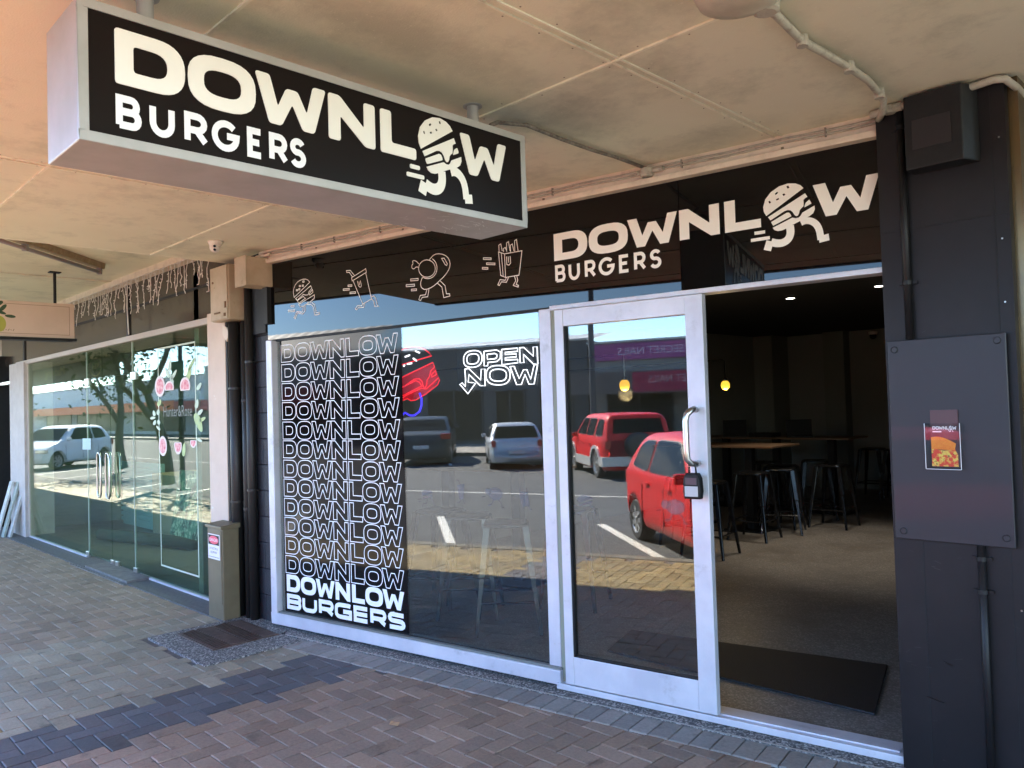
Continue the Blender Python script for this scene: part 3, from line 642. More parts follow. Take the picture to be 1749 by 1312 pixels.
# ---------------------------------------------------------------- fascia sign
fas = thing("fascia_sign", tuple(sf(2.15, 2.16, 0)), "glossy black fascia board across the shopfront with cream lettering and running food line drawings", "sign")
g = MB(); g.sbox(.0, 3.362, 2.16, 2.735, -.03, .004); g.sbox(3.366, 4.37, 2.16, 2.735, -.03, .004); g.build("black_panel", M_BLACKG, fas)
fr = lambda a, b, c: sf(LS0+a*LH, LZ0+b*LH+.007*a*LH, .006)
g = MB(); h = MB(); draw_logo(g, h, fr)
g.build("lettering", M_CREAM, fas); h.build("running_burger_emblem", M_CREAM, fas)
g = MB(); draw_stroke_word(g, "BURGERS", [(.02, .47), (.60, 1.08), (1.28, 1.74), (1.85, 2.49), (2.66, 3.08), (3.24, 3.70), (3.83, 4.27)], -.80, -.16, .118, Fr(fr, NS))
g.build("small_lettering", M_CREAM, fas)
# line drawings, surveyed on the panel
def ln(g, pts, wd=.0048, closed=False, sm=0):
    p = px_contour(pts, 460, 400, 3.644)
    if sm: p = smooth(p, sm, closed)
    g.ribbon(p, wd, lambda a, b, c: sf(a, b, .006), closed=closed)
def rect(g, x, y, w_, h_, sl=-.08): ln(g, [(x, y), (x+w_, y+w_*sl), (x+w_, y+w_*sl+h_), (x, y+h_)], closed=True)
g = MB()   # little burger
ln(g, [(158, 395), (152, 350), (170, 305), (205, 282), (238, 280), (256, 300)], sm=1); ln(g, [(158, 395), (256, 300)])
for x, y in ((172, 346), (190, 320), (186, 340), (208, 318), (212, 292)): rect(g, x, y, 9, 8)
ln(g, [(168, 402), (262, 322), (268, 338), (250, 360), (246, 378), (230, 380), (215, 376), (178, 412)], closed=True)
ln(g, [(178, 415), (215, 388), (228, 400), (188, 430)], closed=True); ln(g, [(252, 372), (272, 345), (276, 362), (256, 380)], closed=True)
ln(g, [(186, 438), (285, 378), (284, 400), (262, 420), (222, 445), (198, 455)], closed=True)
ln(g, [(226, 446), (226, 480), (210, 498), (180, 490), (165, 528), (158, 520), (176, 482), (205, 486), (215, 470), (214, 448)]); ln(g, [(240, 425), (268, 425), (285, 440), (296, 490), (315, 488), (314, 500), (288, 504), (276, 450), (262, 438), (236, 438)])
rect(g, 138, 446, 22, 9); rect(g, 122, 474, 40, 10)
g.build("burger_drawing", M_CREAM, fas)
g = MB()   # drink cup
ln(g, [(520, 292), (608, 238), (604, 216), (516, 272)], closed=True); ln(g, [(526, 292), (586, 436), (640, 404), (604, 242)])
ln(g, [(522, 268), (502, 238), (486, 240), (484, 228), (508, 226), (534, 258)])
ln(g, [(552, 292), (560, 326), (572, 332), (578, 322), (570, 290)], sm=1); ln(g, [(562, 296), (566, 318)])
ln(g, [(596, 432), (592, 456), (558, 458), (548, 472), (540, 466), (552, 446), (580, 446), (584, 436)]); ln(g, [(640, 404), (656, 420), (658, 450), (682, 450), (674, 438), (668, 404), (654, 384), (636, 392)])
rect(g, 494, 318, 24, 9); rect(g, 464, 342, 38, 9); rect(g, 506, 362, 34, 10)
g.build("drink_drawing", M_CREAM, fas)
g = MB()   # drumstick
ln(g, arc(985, 215, 52, 54, 0, 360, 20), closed=True); ln(g, arc(990, 212, 58, 66, -60, 120, 14))
ln(g, [(1000, 160), (1030, 126), (1070, 122), (1110, 138), (1130, 175), (1126, 215), (1100, 255), (1060, 295), (1020, 330), (975, 348), (950, 335), (944, 308), (952, 280), (960, 268)], sm=1)
ln(g, [(1076, 152), (1098, 190), (1108, 196), (1112, 186), (1092, 150)], closed=True)
ln(g, [(934, 186), (922, 172), (906, 164), (894, 170), (900, 184), (890, 196), (892, 214), (906, 218), (916, 204), (936, 208)], sm=1)
ln(g, [(1048, 304), (1078, 330), (1090, 396), (1128, 386), (1126, 372), (1106, 372), (1098, 322), (1068, 292)]); ln(g, [(984, 348), (976, 378), (944, 382), (934, 408), (944, 414), (956, 394), (990, 390), (998, 342)])
rect(g, 884, 280, 46, 12); rect(g, 856, 316, 52, 12); rect(g, 888, 344, 32, 10)
g.build("drumstick_drawing", M_CREAM, fas)
g = MB()   # chips
ln(g, [(1430, 112), (1468, 124), (1576, 104), (1558, 256), (1474, 270), (1444, 258)], closed=True); ln(g, [(1468, 124), (1474, 270)]); ln(g, [(1448, 120), (1460, 264)])
for x, y in ((1440, 62), (1468, 84), (1488, 48), (1512, 62), (1538, 34)): ln(g, [(x-6, 112), (x-8, y+8), (x+4, y), (x+14, 106)])
ln(g, [(1480, 140), (1482, 190), (1496, 194), (1506, 180), (1502, 138)]); ln(g, [(1490, 140), (1494, 178)])
ln(g, [(1480, 268), (1472, 288), (1440, 284), (1426, 316), (1436, 320), (1448, 298), (1480, 300), (1494, 266)]); ln(g, [(1530, 264), (1538, 290), (1522, 320), (1552, 330), (1554, 320), (1540, 314), (1550, 288), (1544, 262)])
rect(g, 1336, 148, 48, 10, .03); rect(g, 1356, 180, 52, 10, .03); rect(g, 1330, 208, 34, 10, .03)
g.build("chips_drawing", M_CREAM, fas)
g = MB(); g.sbox(4.34, 4.375, 2.62, 2.80, .03, .04); tag(g.build("loose_trim_strip", M_TRIM), "small broken pale strip hanging beside the top of the dark pillar", "trim strip")

# ---------------------------------------------------------------- neon signs inside the glass
t = thing("open_now_neon_sign", tuple(sf(2.17, 1.73, -.05)), "white outline neon sign reading OPEN NOW with an arrow", "neon sign")
g = MB(); NK = 5.046
def tr_o(x, y, o):
    p = on_plane(x, y, A0+NS*o, NS)-A0; return p.dot(S), p.z
def neon(g, pts, r=.0038, closed=True, org=(680, 570), k=NK, o=-.05, sm=0):
    if sm: pts = smooth(pts, sm, closed)
    p = [sf(*tr_o(org[0]+x/k, org[1]+y/k, o), o) for x, y in pts]
    if closed: p.append(p[0]); 
    g.tube(p, r, 6)
neon(g, [(562+158/2+79*cos(a)*1.0 if False else 644+80*math.copysign(abs(cos(a))**.8, cos(a)), 218-.10*(80*cos(a))+72*math.copysign(abs(sin(a))**.8, sin(a))) for a in [2*pi*i/24 for i in range(24)]])
neon(g, [(644+52*math.copysign(abs(cos(a))**.8, cos(a)), 218-.10*(52*cos(a))+44*math.copysign(abs(sin(a))**.8, sin(a))) for a in [2*pi*i/20 for i in range(20)]])
neon(g, [(740, 152), (850, 140), (882, 160), (880, 215), (850, 240), (775, 248), (772, 278), (742, 280)]); neon(g, [(768, 178), (835, 170), (852, 182), (850, 205), (835, 216), (770, 222)])
neon(g, [(892, 136), (1028, 124), (1028, 152), (922, 162), (922, 180), (1018, 174), (1018, 200), (922, 208), (922, 228), (1032, 222), (1032, 250), (894, 268)])
neon(g, [(1046, 122), (1082, 118), (1166, 195), (1164, 115), (1198, 112), (1204, 262), (1166, 262), (1080, 178), (1084, 250), (1052, 252)])
neon(g, [(575, 305), (608, 300), (712, 400), (716, 306), (748, 304), (750, 450), (708, 448), (610, 352), (604, 418), (636, 422), (668, 426), (602, 518), (532, 436), (552, 424), (578, 456), (582, 400)])
neon(g, [(862+104*math.copysign(abs(cos(a))**.8, cos(a)), 358+84*math.copysign(abs(sin(a))**.8, sin(a))) for a in [2*pi*i/24 for i in range(24)]])
neon(g, [(862+72*math.copysign(abs(cos(a))**.8, cos(a)), 358+52*math.copysign(abs(sin(a))**.8, sin(a))) for a in [2*pi*i/20 for i in range(20)]])
neon(g, [(964, 284), (1000, 282), (1044, 388), (1080, 312), (1110, 310), (1142, 392), (1172, 272), (1202, 268), (1172, 434), (1128, 436), (1094, 352), (1062, 438), (1022, 440)])
g.build("tubing", M_NW, t, smooth=True)
g = MB(); g.sbox(1.80, 2.42, 1.70, 1.99, -.066, -.063); g.build("clear_backing", M_CLEAR, t)
t = thing("burger_neon_sign", tuple(sf(1.52, 1.55, -.05)), "red neon burger with white seeds and blue running leg beside the poster", "neon sign")
g = MB()
neon(g, [(-80, 300), (-70, 230), (-20, 165), (60, 125), (150, 112), (220, 130), (262, 160), (288, 192)], closed=True)
neon(g, [(-60, 440), (50, 368), (300, 248), (314, 288), (282, 320), (270, 370), (250, 400), (246, 440), (232, 470), (215, 455), (205, 410), (180, 388), (140, 392), (60, 450), (-50, 500)], closed=True)
neon(g, [(-40, 500), (150, 405), (185, 420), (205, 450), (70, 520), (-20, 560)], closed=True); neon(g, [(290, 350), (322, 318), (330, 352), (290, 376)], closed=True)
neon(g, [(-20, 600), (70, 530), (200, 470), (240, 478), (350, 380), (356, 400), (340, 440), (240, 520), (150, 572), (110, 578), (80, 560)], closed=True)
g.build("red_tubing", M_NR, t, smooth=True)
g = MB(); neon(g, [(185, 512), (202, 560), (202, 620), (185, 670), (140, 705), (100, 705), (60, 680), (20, 720)], closed=False, r=.0065); neon(g, [(330, 470), (400, 500), (430, 570)], closed=False) if False else None
g.build("blue_tubing", M_NB, t, smooth=True)
g = MB()
for a, b in (((60, 200), (100, 185)), ((150, 150), (185, 165)), ((130, 212), (160, 235)), ((80, 262), (118, 255)), ((48, 282), (56, 268))): neon(g, [a, b], closed=False, r=.006)
g.build("seed_tubing", M_NW, t)
g = MB(); g.poly([smooth([tr_o(680+x/NK, 570+y/NK, -.062) for x, y in ([(-60, 440), (50, 368), (300, 248), (330, 318), (356, 400), (240, 520), (110, 578), (60, 560), (-40, 600)])], 1)], lambda a, b, c: sf(a, b, -.062))
g.build("red_glow_board", M_NRD, t)  # self-lit sheet added to stand in for the tubes' red glow

# ================================================================ HANGING SIGN
SX0, SX1, SY0, SY1, SZ0, SZ1 = -2.50, -2.22, .645, 2.325, 2.330, 2.712
t = thing("hanging_light_box_sign", ((SX0+SX1)/2, (SY0+SY1)/2, SZ1), "long black faced light box sign with cream lettering hung under the canopy", "sign")
g = MB(); g.box(SX0, SX1-.006, SY0, SY1, SZ0, SZ1); cab = g.build("cabinet", M_SIGNC, t, bevel=.004)
g = MB(); e = .026
g.box(SX1-.006, SX1+.004, SY0, SY1, SZ0, SZ0+e); g.box(SX1-.006, SX1+.004, SY0, SY1, SZ1-e, SZ1); g.box(SX1-.006, SX1+.004, SY0, SY0+e, SZ0+e, SZ1-e); g.box(SX1-.006, SX1+.004, SY1-e, SY1, SZ0+e, SZ1-e)
g.build("face_frame", M_SIGNC, t, bevel=.002)
g = MB(); g.box(SX1-.004, SX1, SY0+e, SY1-e, SZ0+e, SZ1-e); g.build("black_face", M_SIGNB, t)
GY, GZ, KY, KZ = .7360, 2.503, (2.214-.736)/11.1, .1525
fr = lambda a, b, c: Vector((SX1+.0006+c, GY+a*KY, GZ+b*KZ-a*.0009))
def rounded(c, r=.05):
    out = []; n = len(c)
    for i in range(n):
        p, a, b = Vector(c[i]), Vector(c[i-1]), Vector(c[(i+1) % n]); u, v = (a-p), (b-p)
        k = min(r, u.length*.4, v.length*.4); u.normalize(); v.normalize()
        if u.angle(v) > 2.6: out.append(tuple(p)); continue
        q0, q1 = p+u*k, p+v*k
        for s_ in (0, .33, .67, 1): out.append(tuple(q0*(1-s_)**2+p*2*s_*(1-s_)+q1*s_*s_))
    return out
g = MB(); h = MB()
for gl in logo_contours(True): g.poly([rounded(c, .07) for c in gl], fr, .003)
fills, lines = burger_parts()
for c in fills: h.poly([rounded(q, .04) if len(q) < 9 else q for q in c], fr, .003)
for i, (p, wd) in enumerate(lines): h.ribbon(p, wd*1.15, fr, th=.0031+.0002*i)
g.build("lettering", M_SIGNW, t); h.build("running_burger_emblem", M_SIGNW, t)
g = MB()
draw_stroke_word(g, "BURGERS", [(.0, .50), (.66, 1.18), (1.38, 1.90), (1.98, 2.62), (2.80, 3.20), (3.34, 3.82), (3.86, 4.30)], -.80, -.19, .135, Fr(fr, (1, 0, 0)), th=.003)
g.build("small_lettering", M_WHITE, t)
g = MB()
for y in (.87, 2.17): g.lathe((-2.36, y, SZ1), [(.024, 0), (.024, CEIL-SZ1-.004), (.040, CEIL-SZ1-.003), (.040, CEIL-SZ1)], 20)
g.build("hanging_post", M_SIGNC, t, smooth=False)
g = MB()
for k in range(60):
    x = random.uniform(SX0+.02, SX1-.02); y = random.gauss(2.0, .10); l = random.uniform(.01, .05); a = random.uniform(0, pi)
    if y > SY1-.02: continue
    g.add([(x, y, SZ0-.0006), (x+l*cos(a), min(y+l*sin(a), SY1-.01), SZ0-.0006), (x+l*cos(a)+.003, min(y+l*sin(a), SY1-.01), SZ0-.0006), (x+.003, y, SZ0-.0006)], [(0, 1, 2, 3)])
g.build("scratches", mat("bare_aluminium", (.8, .85, .82), .3, .6), t)["kind"] = "stuff"

# ================================================================ CABLES, CONDUITS, FITTINGS UNDER THE CANOPY
def P3(x, y, z): return on_plane(x, y, (0, 0, z), ZZ)
g = MB(); pts = [P3(838, 214, 2.79), P3(850, 209, 2.825), P3(900, 214, 2.825), P3(960, 238, 2.825), P3(1010, 256, 2.825), P3(1050, 268, 2.825), P3(1105, 288, 2.825)]
g.tube([Vector(p) for p in pts], .0095, 8); tag(g.build("sign_supply_cable", M_CABLE, smooth=True), "dark dusty cable running from the hanging sign to the wall junction box", "cable")
g = MB(); c = sf(2.78+.3, 2.79, .06); s_, z_ = tr_s(1112, 290)
g.lathe(sf(s_, 2.79, .055), [(.030, -.018), (.034, -.01), (.034, .02), (.028, .026)], 16); g.tube([sf(s_-.05, 2.80, .05), sf(s_+.09, 2.80, .05)], .014, 8)
tag(g.build("junction_box", M_CONDUIT, smooth=False), "round grey junction box where the sign cable meets the trim", "junction box", "junction boxes on the trim")
g = MB(); g.lathe(sf(-.02, 2.775, .05), [(.030, -.018), (.034, -.01), (.034, .02), (.028, .026)], 16); g.tube([sf(-.12, 2.74, .05), sf(-.02, 2.79, .06), sf(.1, 2.80, .05)], .012, 8)
tag(g.build("junction_box", M_TRIM), "round cream junction box at the left end of the trim", "junction box", "junction boxes on the trim")
# twin cables clipped along the trim
t = thing("clipped_wall_cables", tuple(sf(2, 2.8, .04)), "pair of thin painted cables clipped along the pale trim above the fascia", "cable")
for zz, nm in ((2.815, "cable"), (2.797, "cable")):
    g = MB(); g.tube([sf(.02+k*.145, zz+.003*sin(k*1.7), .038) for k in range(31)], .0055, 6); g.build(nm, M_CONDUIT, t, smooth=True)
g = MB()
for s_ in (.45, .8, 1.25, 1.7, 2.2, 2.62, 3.4, 4.1): g.sbox(s_, s_+.006, 2.785, 2.826, .030, .046)
g.build("cable_clip", M_CABLE, t)
g = MB()
for s_ in (.6, 1.45, 2.55, 3.2, 3.9): g.sbox(s_, s_+.012, 2.768, 2.782, .030, .036)
g.build("screw_tab", mat("tab", (.2, .16, .1), .5), t)
g = MB(); g.sbox(2.24, 2.36, 2.790, 2.806, .044, .048); g.build("red_tape", mat("red_tape", (.6, .02, .02), .5), t)
# oyster light at the top edge and its conduit
LC = Vector((-1.135, 2.135, CEIL))
t = thing("ceiling_oyster_light", tuple(LC), "round cream ceiling light fitting at the top edge of the photo", "ceiling light")
g = MB(); g.lathe(LC, [(.135, 0), (.135, -.02), (.12, -.05), (.07, -.062), (.002, -.064)], 32); g.build("diffuser", mat("oyster", (.55, .50, .40), .4, col2=(.42, .38, .3), scale=10), t, smooth=True)
g = MB(); g.lathe(LC+Vector((.02, .13, 0)), [(.04, 0), (.04, -.05), (.03, -.055)], 14); g.build("base_box", M_CONDUIT, t)
g = MB(); cp = [P3(1305, 12, 2.82), P3(1325, 25, 2.82), P3(1370, 70, 2.82), P3(1410, 92, 2.82), P3(1450, 115, 2.82), P3(1482, 137, 2.82), P3(1502, 160, 2.82), P3(1509, 172, 2.81), P3(1508, 190, 2.78), sf(4.33, 2.80, .06)]
g.tube([Vector(p) for p in cp], .014, 10); cc = g.build("corrugated_conduit", M_CONDUIT, smooth=True); tag(cc, "sagging grey flexible conduit running from the round light to the pillar corner", "conduit")
g = MB()
for p in (cp[2], cp[4], cp[6]): g.lathe(Vector(p)+Vector((0, 0, -.02)), [(.02, 0), (.022, .01), (.02, .038)], 10)
g.build("conduit_saddle", M_CONDUIT, cc)
# camera dome
dc = P3(368, 412, CEIL)
t = thing("security_camera", tuple(dc), "white turret security camera on the canopy lining near the beige boxes", "security camera")
M_CAMW = mat("camera_white", (.72, .68, .60), .35)
g = MB(); g.lathe(dc, [(.052, 0), (.052, -.012), (.040, -.035), (.034, -.04)], 24); g.build("base", M_CAMW, t, smooth=True)
bc = dc+Vector((.005, -.008, -.048)); look = (Vector((-.5, 0, 1.4))-bc).normalized()
g = MB()
for i in range(9):
    pass
rings = []
for i in range(11):
    a = -pi/2+pi*i/10; rings.append([bc+Vector((.036*cos(a)*cos(b), .036*cos(a)*sin(b), .036*sin(a))) for b in [2*pi*k/20 for k in range(20)]])
g.loft(rings); g.build("ball", M_CAMW, t, smooth=True)
qx = look.to_track_quat('Z', 'Y')
g = MB()
for oy in (-.012, .012):
    c = bc+look*.0355+qx @ Vector((0, oy, 0)); rr = [[c+qx @ Vector((r*cos(2*pi*k/12), r*sin(2*pi*k/12), hh)) for k in range(12)] for r, hh in ((.0095, -.008), (.0095, .001), (.0065, .002))]
    g.loft(rr)
g.build("lens", M_BLACKG, t)

# ================================================================ LEFT PIER: downpipes, block wall, boxes, cabinet
t = thing("block_pier", (-5.78, 2.93, 0), "black painted concrete block wall beside the shop window", "wall")
g = MB(); g.box(-6.13, -5.52, 2.945, 3.4, 0, 2.84); g.build("mortar_core", M_MORTAR, t)
g = MB()
for r in range(14):
    z = .01+r*.2
    for x0, x1 in (((-6.12, -5.83), (-5.825, -5.525)) if r % 2 else ((-6.12, -5.7), (-5.695, -5.525))): g.box(x0, x1, 2.93, 2.96, z, min(z+.194, 2.83))
g.build("blocks", M_BRICKB, t, bevel=.003)
def pipe(nm, label, x, y, r, z0, z1, mt=M_BLACKM, grp=None, clips=()):
    o = thing(nm, (x, y, z0), label, "pipe", grp); g = MB(); g.tube([(x, y, z0), (x, y, z1)], r, 16); g.build("tube", mt, o, smooth=True)
    if clips:
        g = MB()
        for z in clips: g.lathe((x, y, z), [(r+.004, 0), (r+.004, .018)], 16); g.box(x-r-.022, x+r+.022, y+.5*r, y+r+.004, z+.003, z+.015)
        g.build("clip", mt, o)
    return o
M_PIPEB = mat("black_pipe", (.016, .014, .013), .45, spec=.35)
pipe("downpipe", "fat black pipe nearest the beige column", -6.02, 2.865, .045, .01, 2.34, M_PIPEB, "black pipes on the pier", (.9, 1.8))
pipe("downpipe", "thin black pipe, middle of the three between the beige column and the block wall", -5.885, 2.885, .028, .01, 2.34, M_PIPEB, "black pipes on the pier", (.85, 1.7))
pipe("downpipe", "black pipe nearest the block wall, rising to the small box", -5.80, 2.885, .034, .01, 2.60, M_PIPEB, "black pipes on the pier", (1.0, 2.0))
# beige column
t = thing("beige_column", (-6.29, 2.88, 0), "flaking beige column between the glass shopfront and the black pipes", "column")
g = MB(); g.box(-6.46, -6.13, 2.84, 3.0, 0, 2.45); g.build("shaft", M_BEIGE2, t, bevel=.004)
g = MB(); g.box(-6.13, -6.10, 2.845, 2.99, .0, 2.35); g.build("black_side_strip", M_BLACK, t)
g = MB(); g.add([(-6.16, 2.835, 2.33), (-6.08, 2.835, 2.30), (-6.05, 2.835, 2.25), (-6.09, 2.835, 2.19), (-6.16, 2.835, 2.25), (-6.16, 2.85, 2.33), (-6.08, 2.85, 2.30), (-6.05, 2.85, 2.25), (-6.09, 2.85, 2.19), (-6.16, 2.85, 2.25)], [(0, 1, 2, 3, 4), (0, 1, 6, 5), (1, 2, 7, 6), (2, 3, 8, 7), (3, 4, 9, 8)])
g.build("torn_flap", M_TRIM, t)
t = thing("meter_box", (-6.0, 2.85, 2.35), "large rust stained beige box at the top of the beige column", "electrical box")
g = MB(); g.box(-6.19, -5.885, 2.765, 3.0, 2.35, 2.785); g.build("body", M_BEIGE, t, bevel=.006)
g = MB(); g.box(-6.185, -5.892, 2.752, 2.7649, 2.356, 2.779); dd = g.build("lid", M_BEIGE, t, bevel=.003)
g = MB(); g.box(-6.11, -6.01, 2.745, 2.752, 2.405, 2.417); g.box(-5.935, -5.915, 2.742, 2.752, 2.375, 2.40); g.box(-5.925, -5.905, 2.744, 2.752, 2.44, 2.49); g.lathe((-6.13, 2.748, 2.66), [(.008, -.004), (.008, .004)], 10, 'y'); g.build("catch", mat("rust", (.16, .09, .04), .7), dd)
t = thing("switch_box", (-5.55, 2.8, 2.56), "small beige box tucked under the canopy right of the larger one", "electrical box")
g = MB(); g.box(-5.64, -5.47, 2.71, 2.93, 2.56, 2.775); g.build("body", M_BEIGE, t, bevel=.006)
g = MB(); g.box(-5.645, -5.465, 2.702, 2.7099, 2.555, 2.78); g.build("lid", M_BEIGE, t, bevel=.002)
# dark upright behind boxes
g = MB(); g.box(-5.86, -5.56, 2.90, 2.928, 2.22, 2.84); g.box(-5.56, -5.49, 2.88, 2.93, 2.28, 2.74); tag(g.build("black_backboard", M_BLACK), "black backing board behind the two beige boxes", "board")
# utility cabinet with danger sign
t = thing("utility_cabinet", (-6.08, 2.8, 0), "chipped olive brown metal cabinet at the foot of the beige column", "cabinet")
g = MB(); g.box(-6.22, -5.95, 2.705, 2.84, 0, .715); g.build("body", M_OLIVE, t, bevel=.006)
g = MB(); g.add([(-6.235, 2.69, .712), (-5.94, 2.69, .712), (-5.94, 2.85, .712), (-6.235, 2.85, .712), (-6.235, 2.69, .735), (-5.94, 2.69, .735), (-5.94, 2.85, .75), (-6.235, 2.85, .75)], [(0, 3, 2, 1), (4, 5, 6, 7), (0, 1, 5, 4), (1, 2, 6, 5), (2, 3, 7, 6), (3, 0, 4, 7)]); g.build("lid", M_OLIVE, t, bevel=.004)
g = MB(); g.box(-6.205, -5.965, 2.700, 2.7049, .13, .70); g.build("door", M_OLIVE, t, bevel=.002)
g = MB(); g.box(-6.19, -5.985, 2.6965, 2.700, .47, .665); pl = g.build("warning_label", mat("label_white", (.75, .73, .76), .4), t)
fc = lambda a, b, c: Vector((a, 2.6962-c, b))
g = MB(); g.poly([[(-6.183, .582), (-5.992, .582), (-5.992, .658), (-6.183, .658)]], lambda a, b, c: Vector((a, 2.6960, b))); g.build("black_band", M_BLACK, pl)
g = MB(); g.poly([superell(-6.0875, .620, .085, .032, 2)[:-1]], lambda a, b, c: Vector((a, 2.6956, b))); g.build("red_oval", mat("label_red", (.75, .05, .13), .4), pl)
g = MB(); text_mb(g, "DANGER", lambda a, b, c: Vector((a, 2.6952, b)), .026, -6.0875, .608, 'CENTER')
g.build("warning_word", M_WHITE, pl)
g = MB(); text_mb(g, "LIVE ELECTRICAL", fc, .017, -6.0875, .545, 'CENTER', .85); text_mb(g, "EQUIPMENT", fc, .017, -6.0875, .515, 'CENTER', .9); g.box(-6.18, -5.995, 2.6955, 2.6962, .485, .488)
g.build("warning_text", M_BLACK, pl)

# ================================================================ RIGHT PILLAR
PY = 3.54
t = thing("charcoal_pillar", (-1.0, 3.6, 0), "wide charcoal sheet clad pillar at the right edge of the shopfront", "pillar")
g = MB(); g.box(-1.262, -.775, PY, 4.4, 0, CEIL); g.build("cladding", M_CHAR, t)
g = MB(); g.box(-1.15, -1.144, PY-.0015, PY, 0, 2.5); g.box(-.83, -.826, PY-.0015, PY, 0, CEIL); g.box(-1.26, -.78, PY-.0012, PY, 2.298, 2.301); g.build("sheet_seam", M_BLACK, t)
g = MB()
for x, z in ((-.805, 2.2), (-.805, 1.95), (-.80, .75), (-.80, .3), (-1.15, 2.33), (-.80, 2.6)): g.lathe((x, PY-.001, z), [(.004, 0), (.003, -.002)], 8, 'y')
g.build("rivet", M_STEEL, t)
g = MB(); rq = random.Random(4)
for k in range(22):
    x, z = rq.uniform(-1.24, -.80), abs(rq.gauss(0, .8)); l, a_ = rq.uniform(.008, .03), rq.gauss(0, .3); wd_ = rq.uniform(.0006, .0018)
    if z > 2.4 or .97 < z < 1.85 or x+l > -.79: continue
    g.add([(x, PY-.0016, z), (x+l*cos(a_), PY-.0016, z+l*sin(a_)), (x+l*cos(a_), PY-.0016, z+l*sin(a_)+wd_), (x, PY-.0016, z+wd_)], [(0, 1, 2, 3)])
g.build("scuff_marks", mat("scuff", (.030, .027, .027), .5), t)["kind"] = "stuff"
g = MB()
for x, z, w_ in ((-1.16, .34, .075), (-1.09, .50, .04)): g.loft([[Vector((x, PY-.001, z)), Vector((x+w_, PY-.001, z-.012)), Vector((x+w_, PY-.001, z-.018)), Vector((x, PY-.001, z-.004))], [Vector((x+.01, PY-.006, z-.003)), Vector((x+w_-.01, PY-.006, z-.013)), Vector((x+w_-.01, PY-.006, z-.015)), Vector((x+.01, PY-.006, z-.005))]])
g.build("dent_crease", M_CHAR, t)["kind"] = "stuff"
g = MB(); g.box(-.775, -.74, PY+.05, 4.4, 0, CEIL); g.box(-.775, -.2, PY+.25, 4.4, 0, 2.84); tag(g.build("bronze_framed_corner", M_BRONZE), "brown metallic shopfront corner just past the dark pillar", "shopfront")
t = thing("blue_grey_panel", (-1.02, PY-.03, .99), "blue grey board screwed to the dark pillar, holding the leaflet box", "panel")
g = MB(); g.box(-1.243, -.803, PY-.030, PY-.018, .992, 1.828); g.build("board", M_CHARP, t, bevel=.003)
g = MB(); g.box(-1.225, -.82, PY-.018, PY-.001, 1.01, 1.81); g.build("spacer", M_BLACK, t)
g = MB()
for x, z in ((-1.215, 1.79), (-.832, 1.80), (-1.21, 1.025), (-.832, 1.03)): g.lathe((x, PY-.030, z), [(.014, 0), (.014, -.004), (.0115, -.006), (.011, -.004), (.004, -.004)], 18, 'y')
g.build("screw_cap", M_CHARP, t)
t = thing("leaflet_holder", (-1.035, PY-.05, 1.29), "clear acrylic holder with burger leaflets on the blue grey board", "leaflet holder")
g = MB(); g.box(-1.085, -.982, PY-.036, PY-.031, 1.30, 1.532); g.build("leaflet", mat("leaflet_brown", (.07, .03, .03), .35), t)
lf = lambda o: (lambda a, b, c: Vector((a, PY-.0363-o, b)))
g = MB(); draw_logo(g, g, lambda a, b, c: Vector((-1.078+a*.0080, PY-.0368, 1.452+b*.013))); g.box(-1.078, -1.045, PY-.037, PY-.0366, 1.441, 1.446); g.build("leaflet_lettering", M_WHITE, t)
g = MB(); g.poly([[(-1.085, 1.372)]+[(-1.085+.092*k/12, 1.395+.028*sin(pi*(.35+.65*k/12))) for k in range(13)]+[(-.998, 1.368)]], lf(.0004)); g.build("bun_picture", mat("bun_orange", (.90, .30, .02), .4, col2=(.85, .20, .01), scale=40), t)
g = MB(); g.poly([[(-1.085, 1.302), (-.987, 1.302), (-.987, 1.35), (-.997, 1.372), (-1.04, 1.366), (-1.085, 1.374)]], lf(.0002)); g.build("filling_picture", mat("filling", (.75, .06, .02), .4, col2=(.85, .62, .10), scale=55, thr=(.45, .55), stain=(.06, .03, .02), stain_scale=60, stain_thr=(.58, .62)), t)
g = MB(); g.box(-1.104, -.972, PY-.054, PY-.0525, 1.292, 1.478); g.box(-.974, -.972, PY-.0525, PY-.0305, 1.292, 1.478); g.box(-1.104, -1.102, PY-.0525, PY-.0305, 1.292, 1.478); g.box(-1.102, -.974, PY-.0525, PY-.0305, 1.292, 1.294)
g.build("clear_pocket", M_CLEAR, t)
g = MB(); g.box(-.9735, -.9715, PY-.0545, PY-.052, 1.292, 1.478); g.box(-1.1045, -1.1025, PY-.0545, PY-.052, 1.292, 1.478); g.box(-1.1025, -.9735, PY-.0545, PY-.052, 1.2905, 1.2925); g.build("bright_edge", mat("edge_white", (.75, .75, .78), .2), t)
t = thing("black_wall_box", (-.98, PY-.1, 2.52), "matt black speaker shaped box high on the dark pillar", "box")
g = MB(); g.loft([[Vector(p) for p in ((-1.115, PY-.10, z), (-.900, PY-.10, z), (-.865, PY-.001, z), (-1.115, PY-.001, z))] for z in (2.52, 2.825)]); g.build("cabinet", M_BLACK, t, bevel=.005)
g = MB(); g.box(-1.085, -.94, PY-.103, PY-.10, 2.60, 2.72); g.build("grille_badge", mat("dark_badge", (.009, .007, .008), .5), t, bevel=.001)
pipe("wall_pipe", "black vertical pipe on the left side of the dark pillar above the board", -1.155, PY-.022, .015, 1.83, 2.80, M_CHAR, "pipes on the pillar", (2.06, 2.72))
pipe("wall_pipe", "black vertical pipe below the board on the dark pillar", -.925, PY-.022, .014, 0.0, .992, M_CHAR, "pipes on the pillar", (.80, .93))
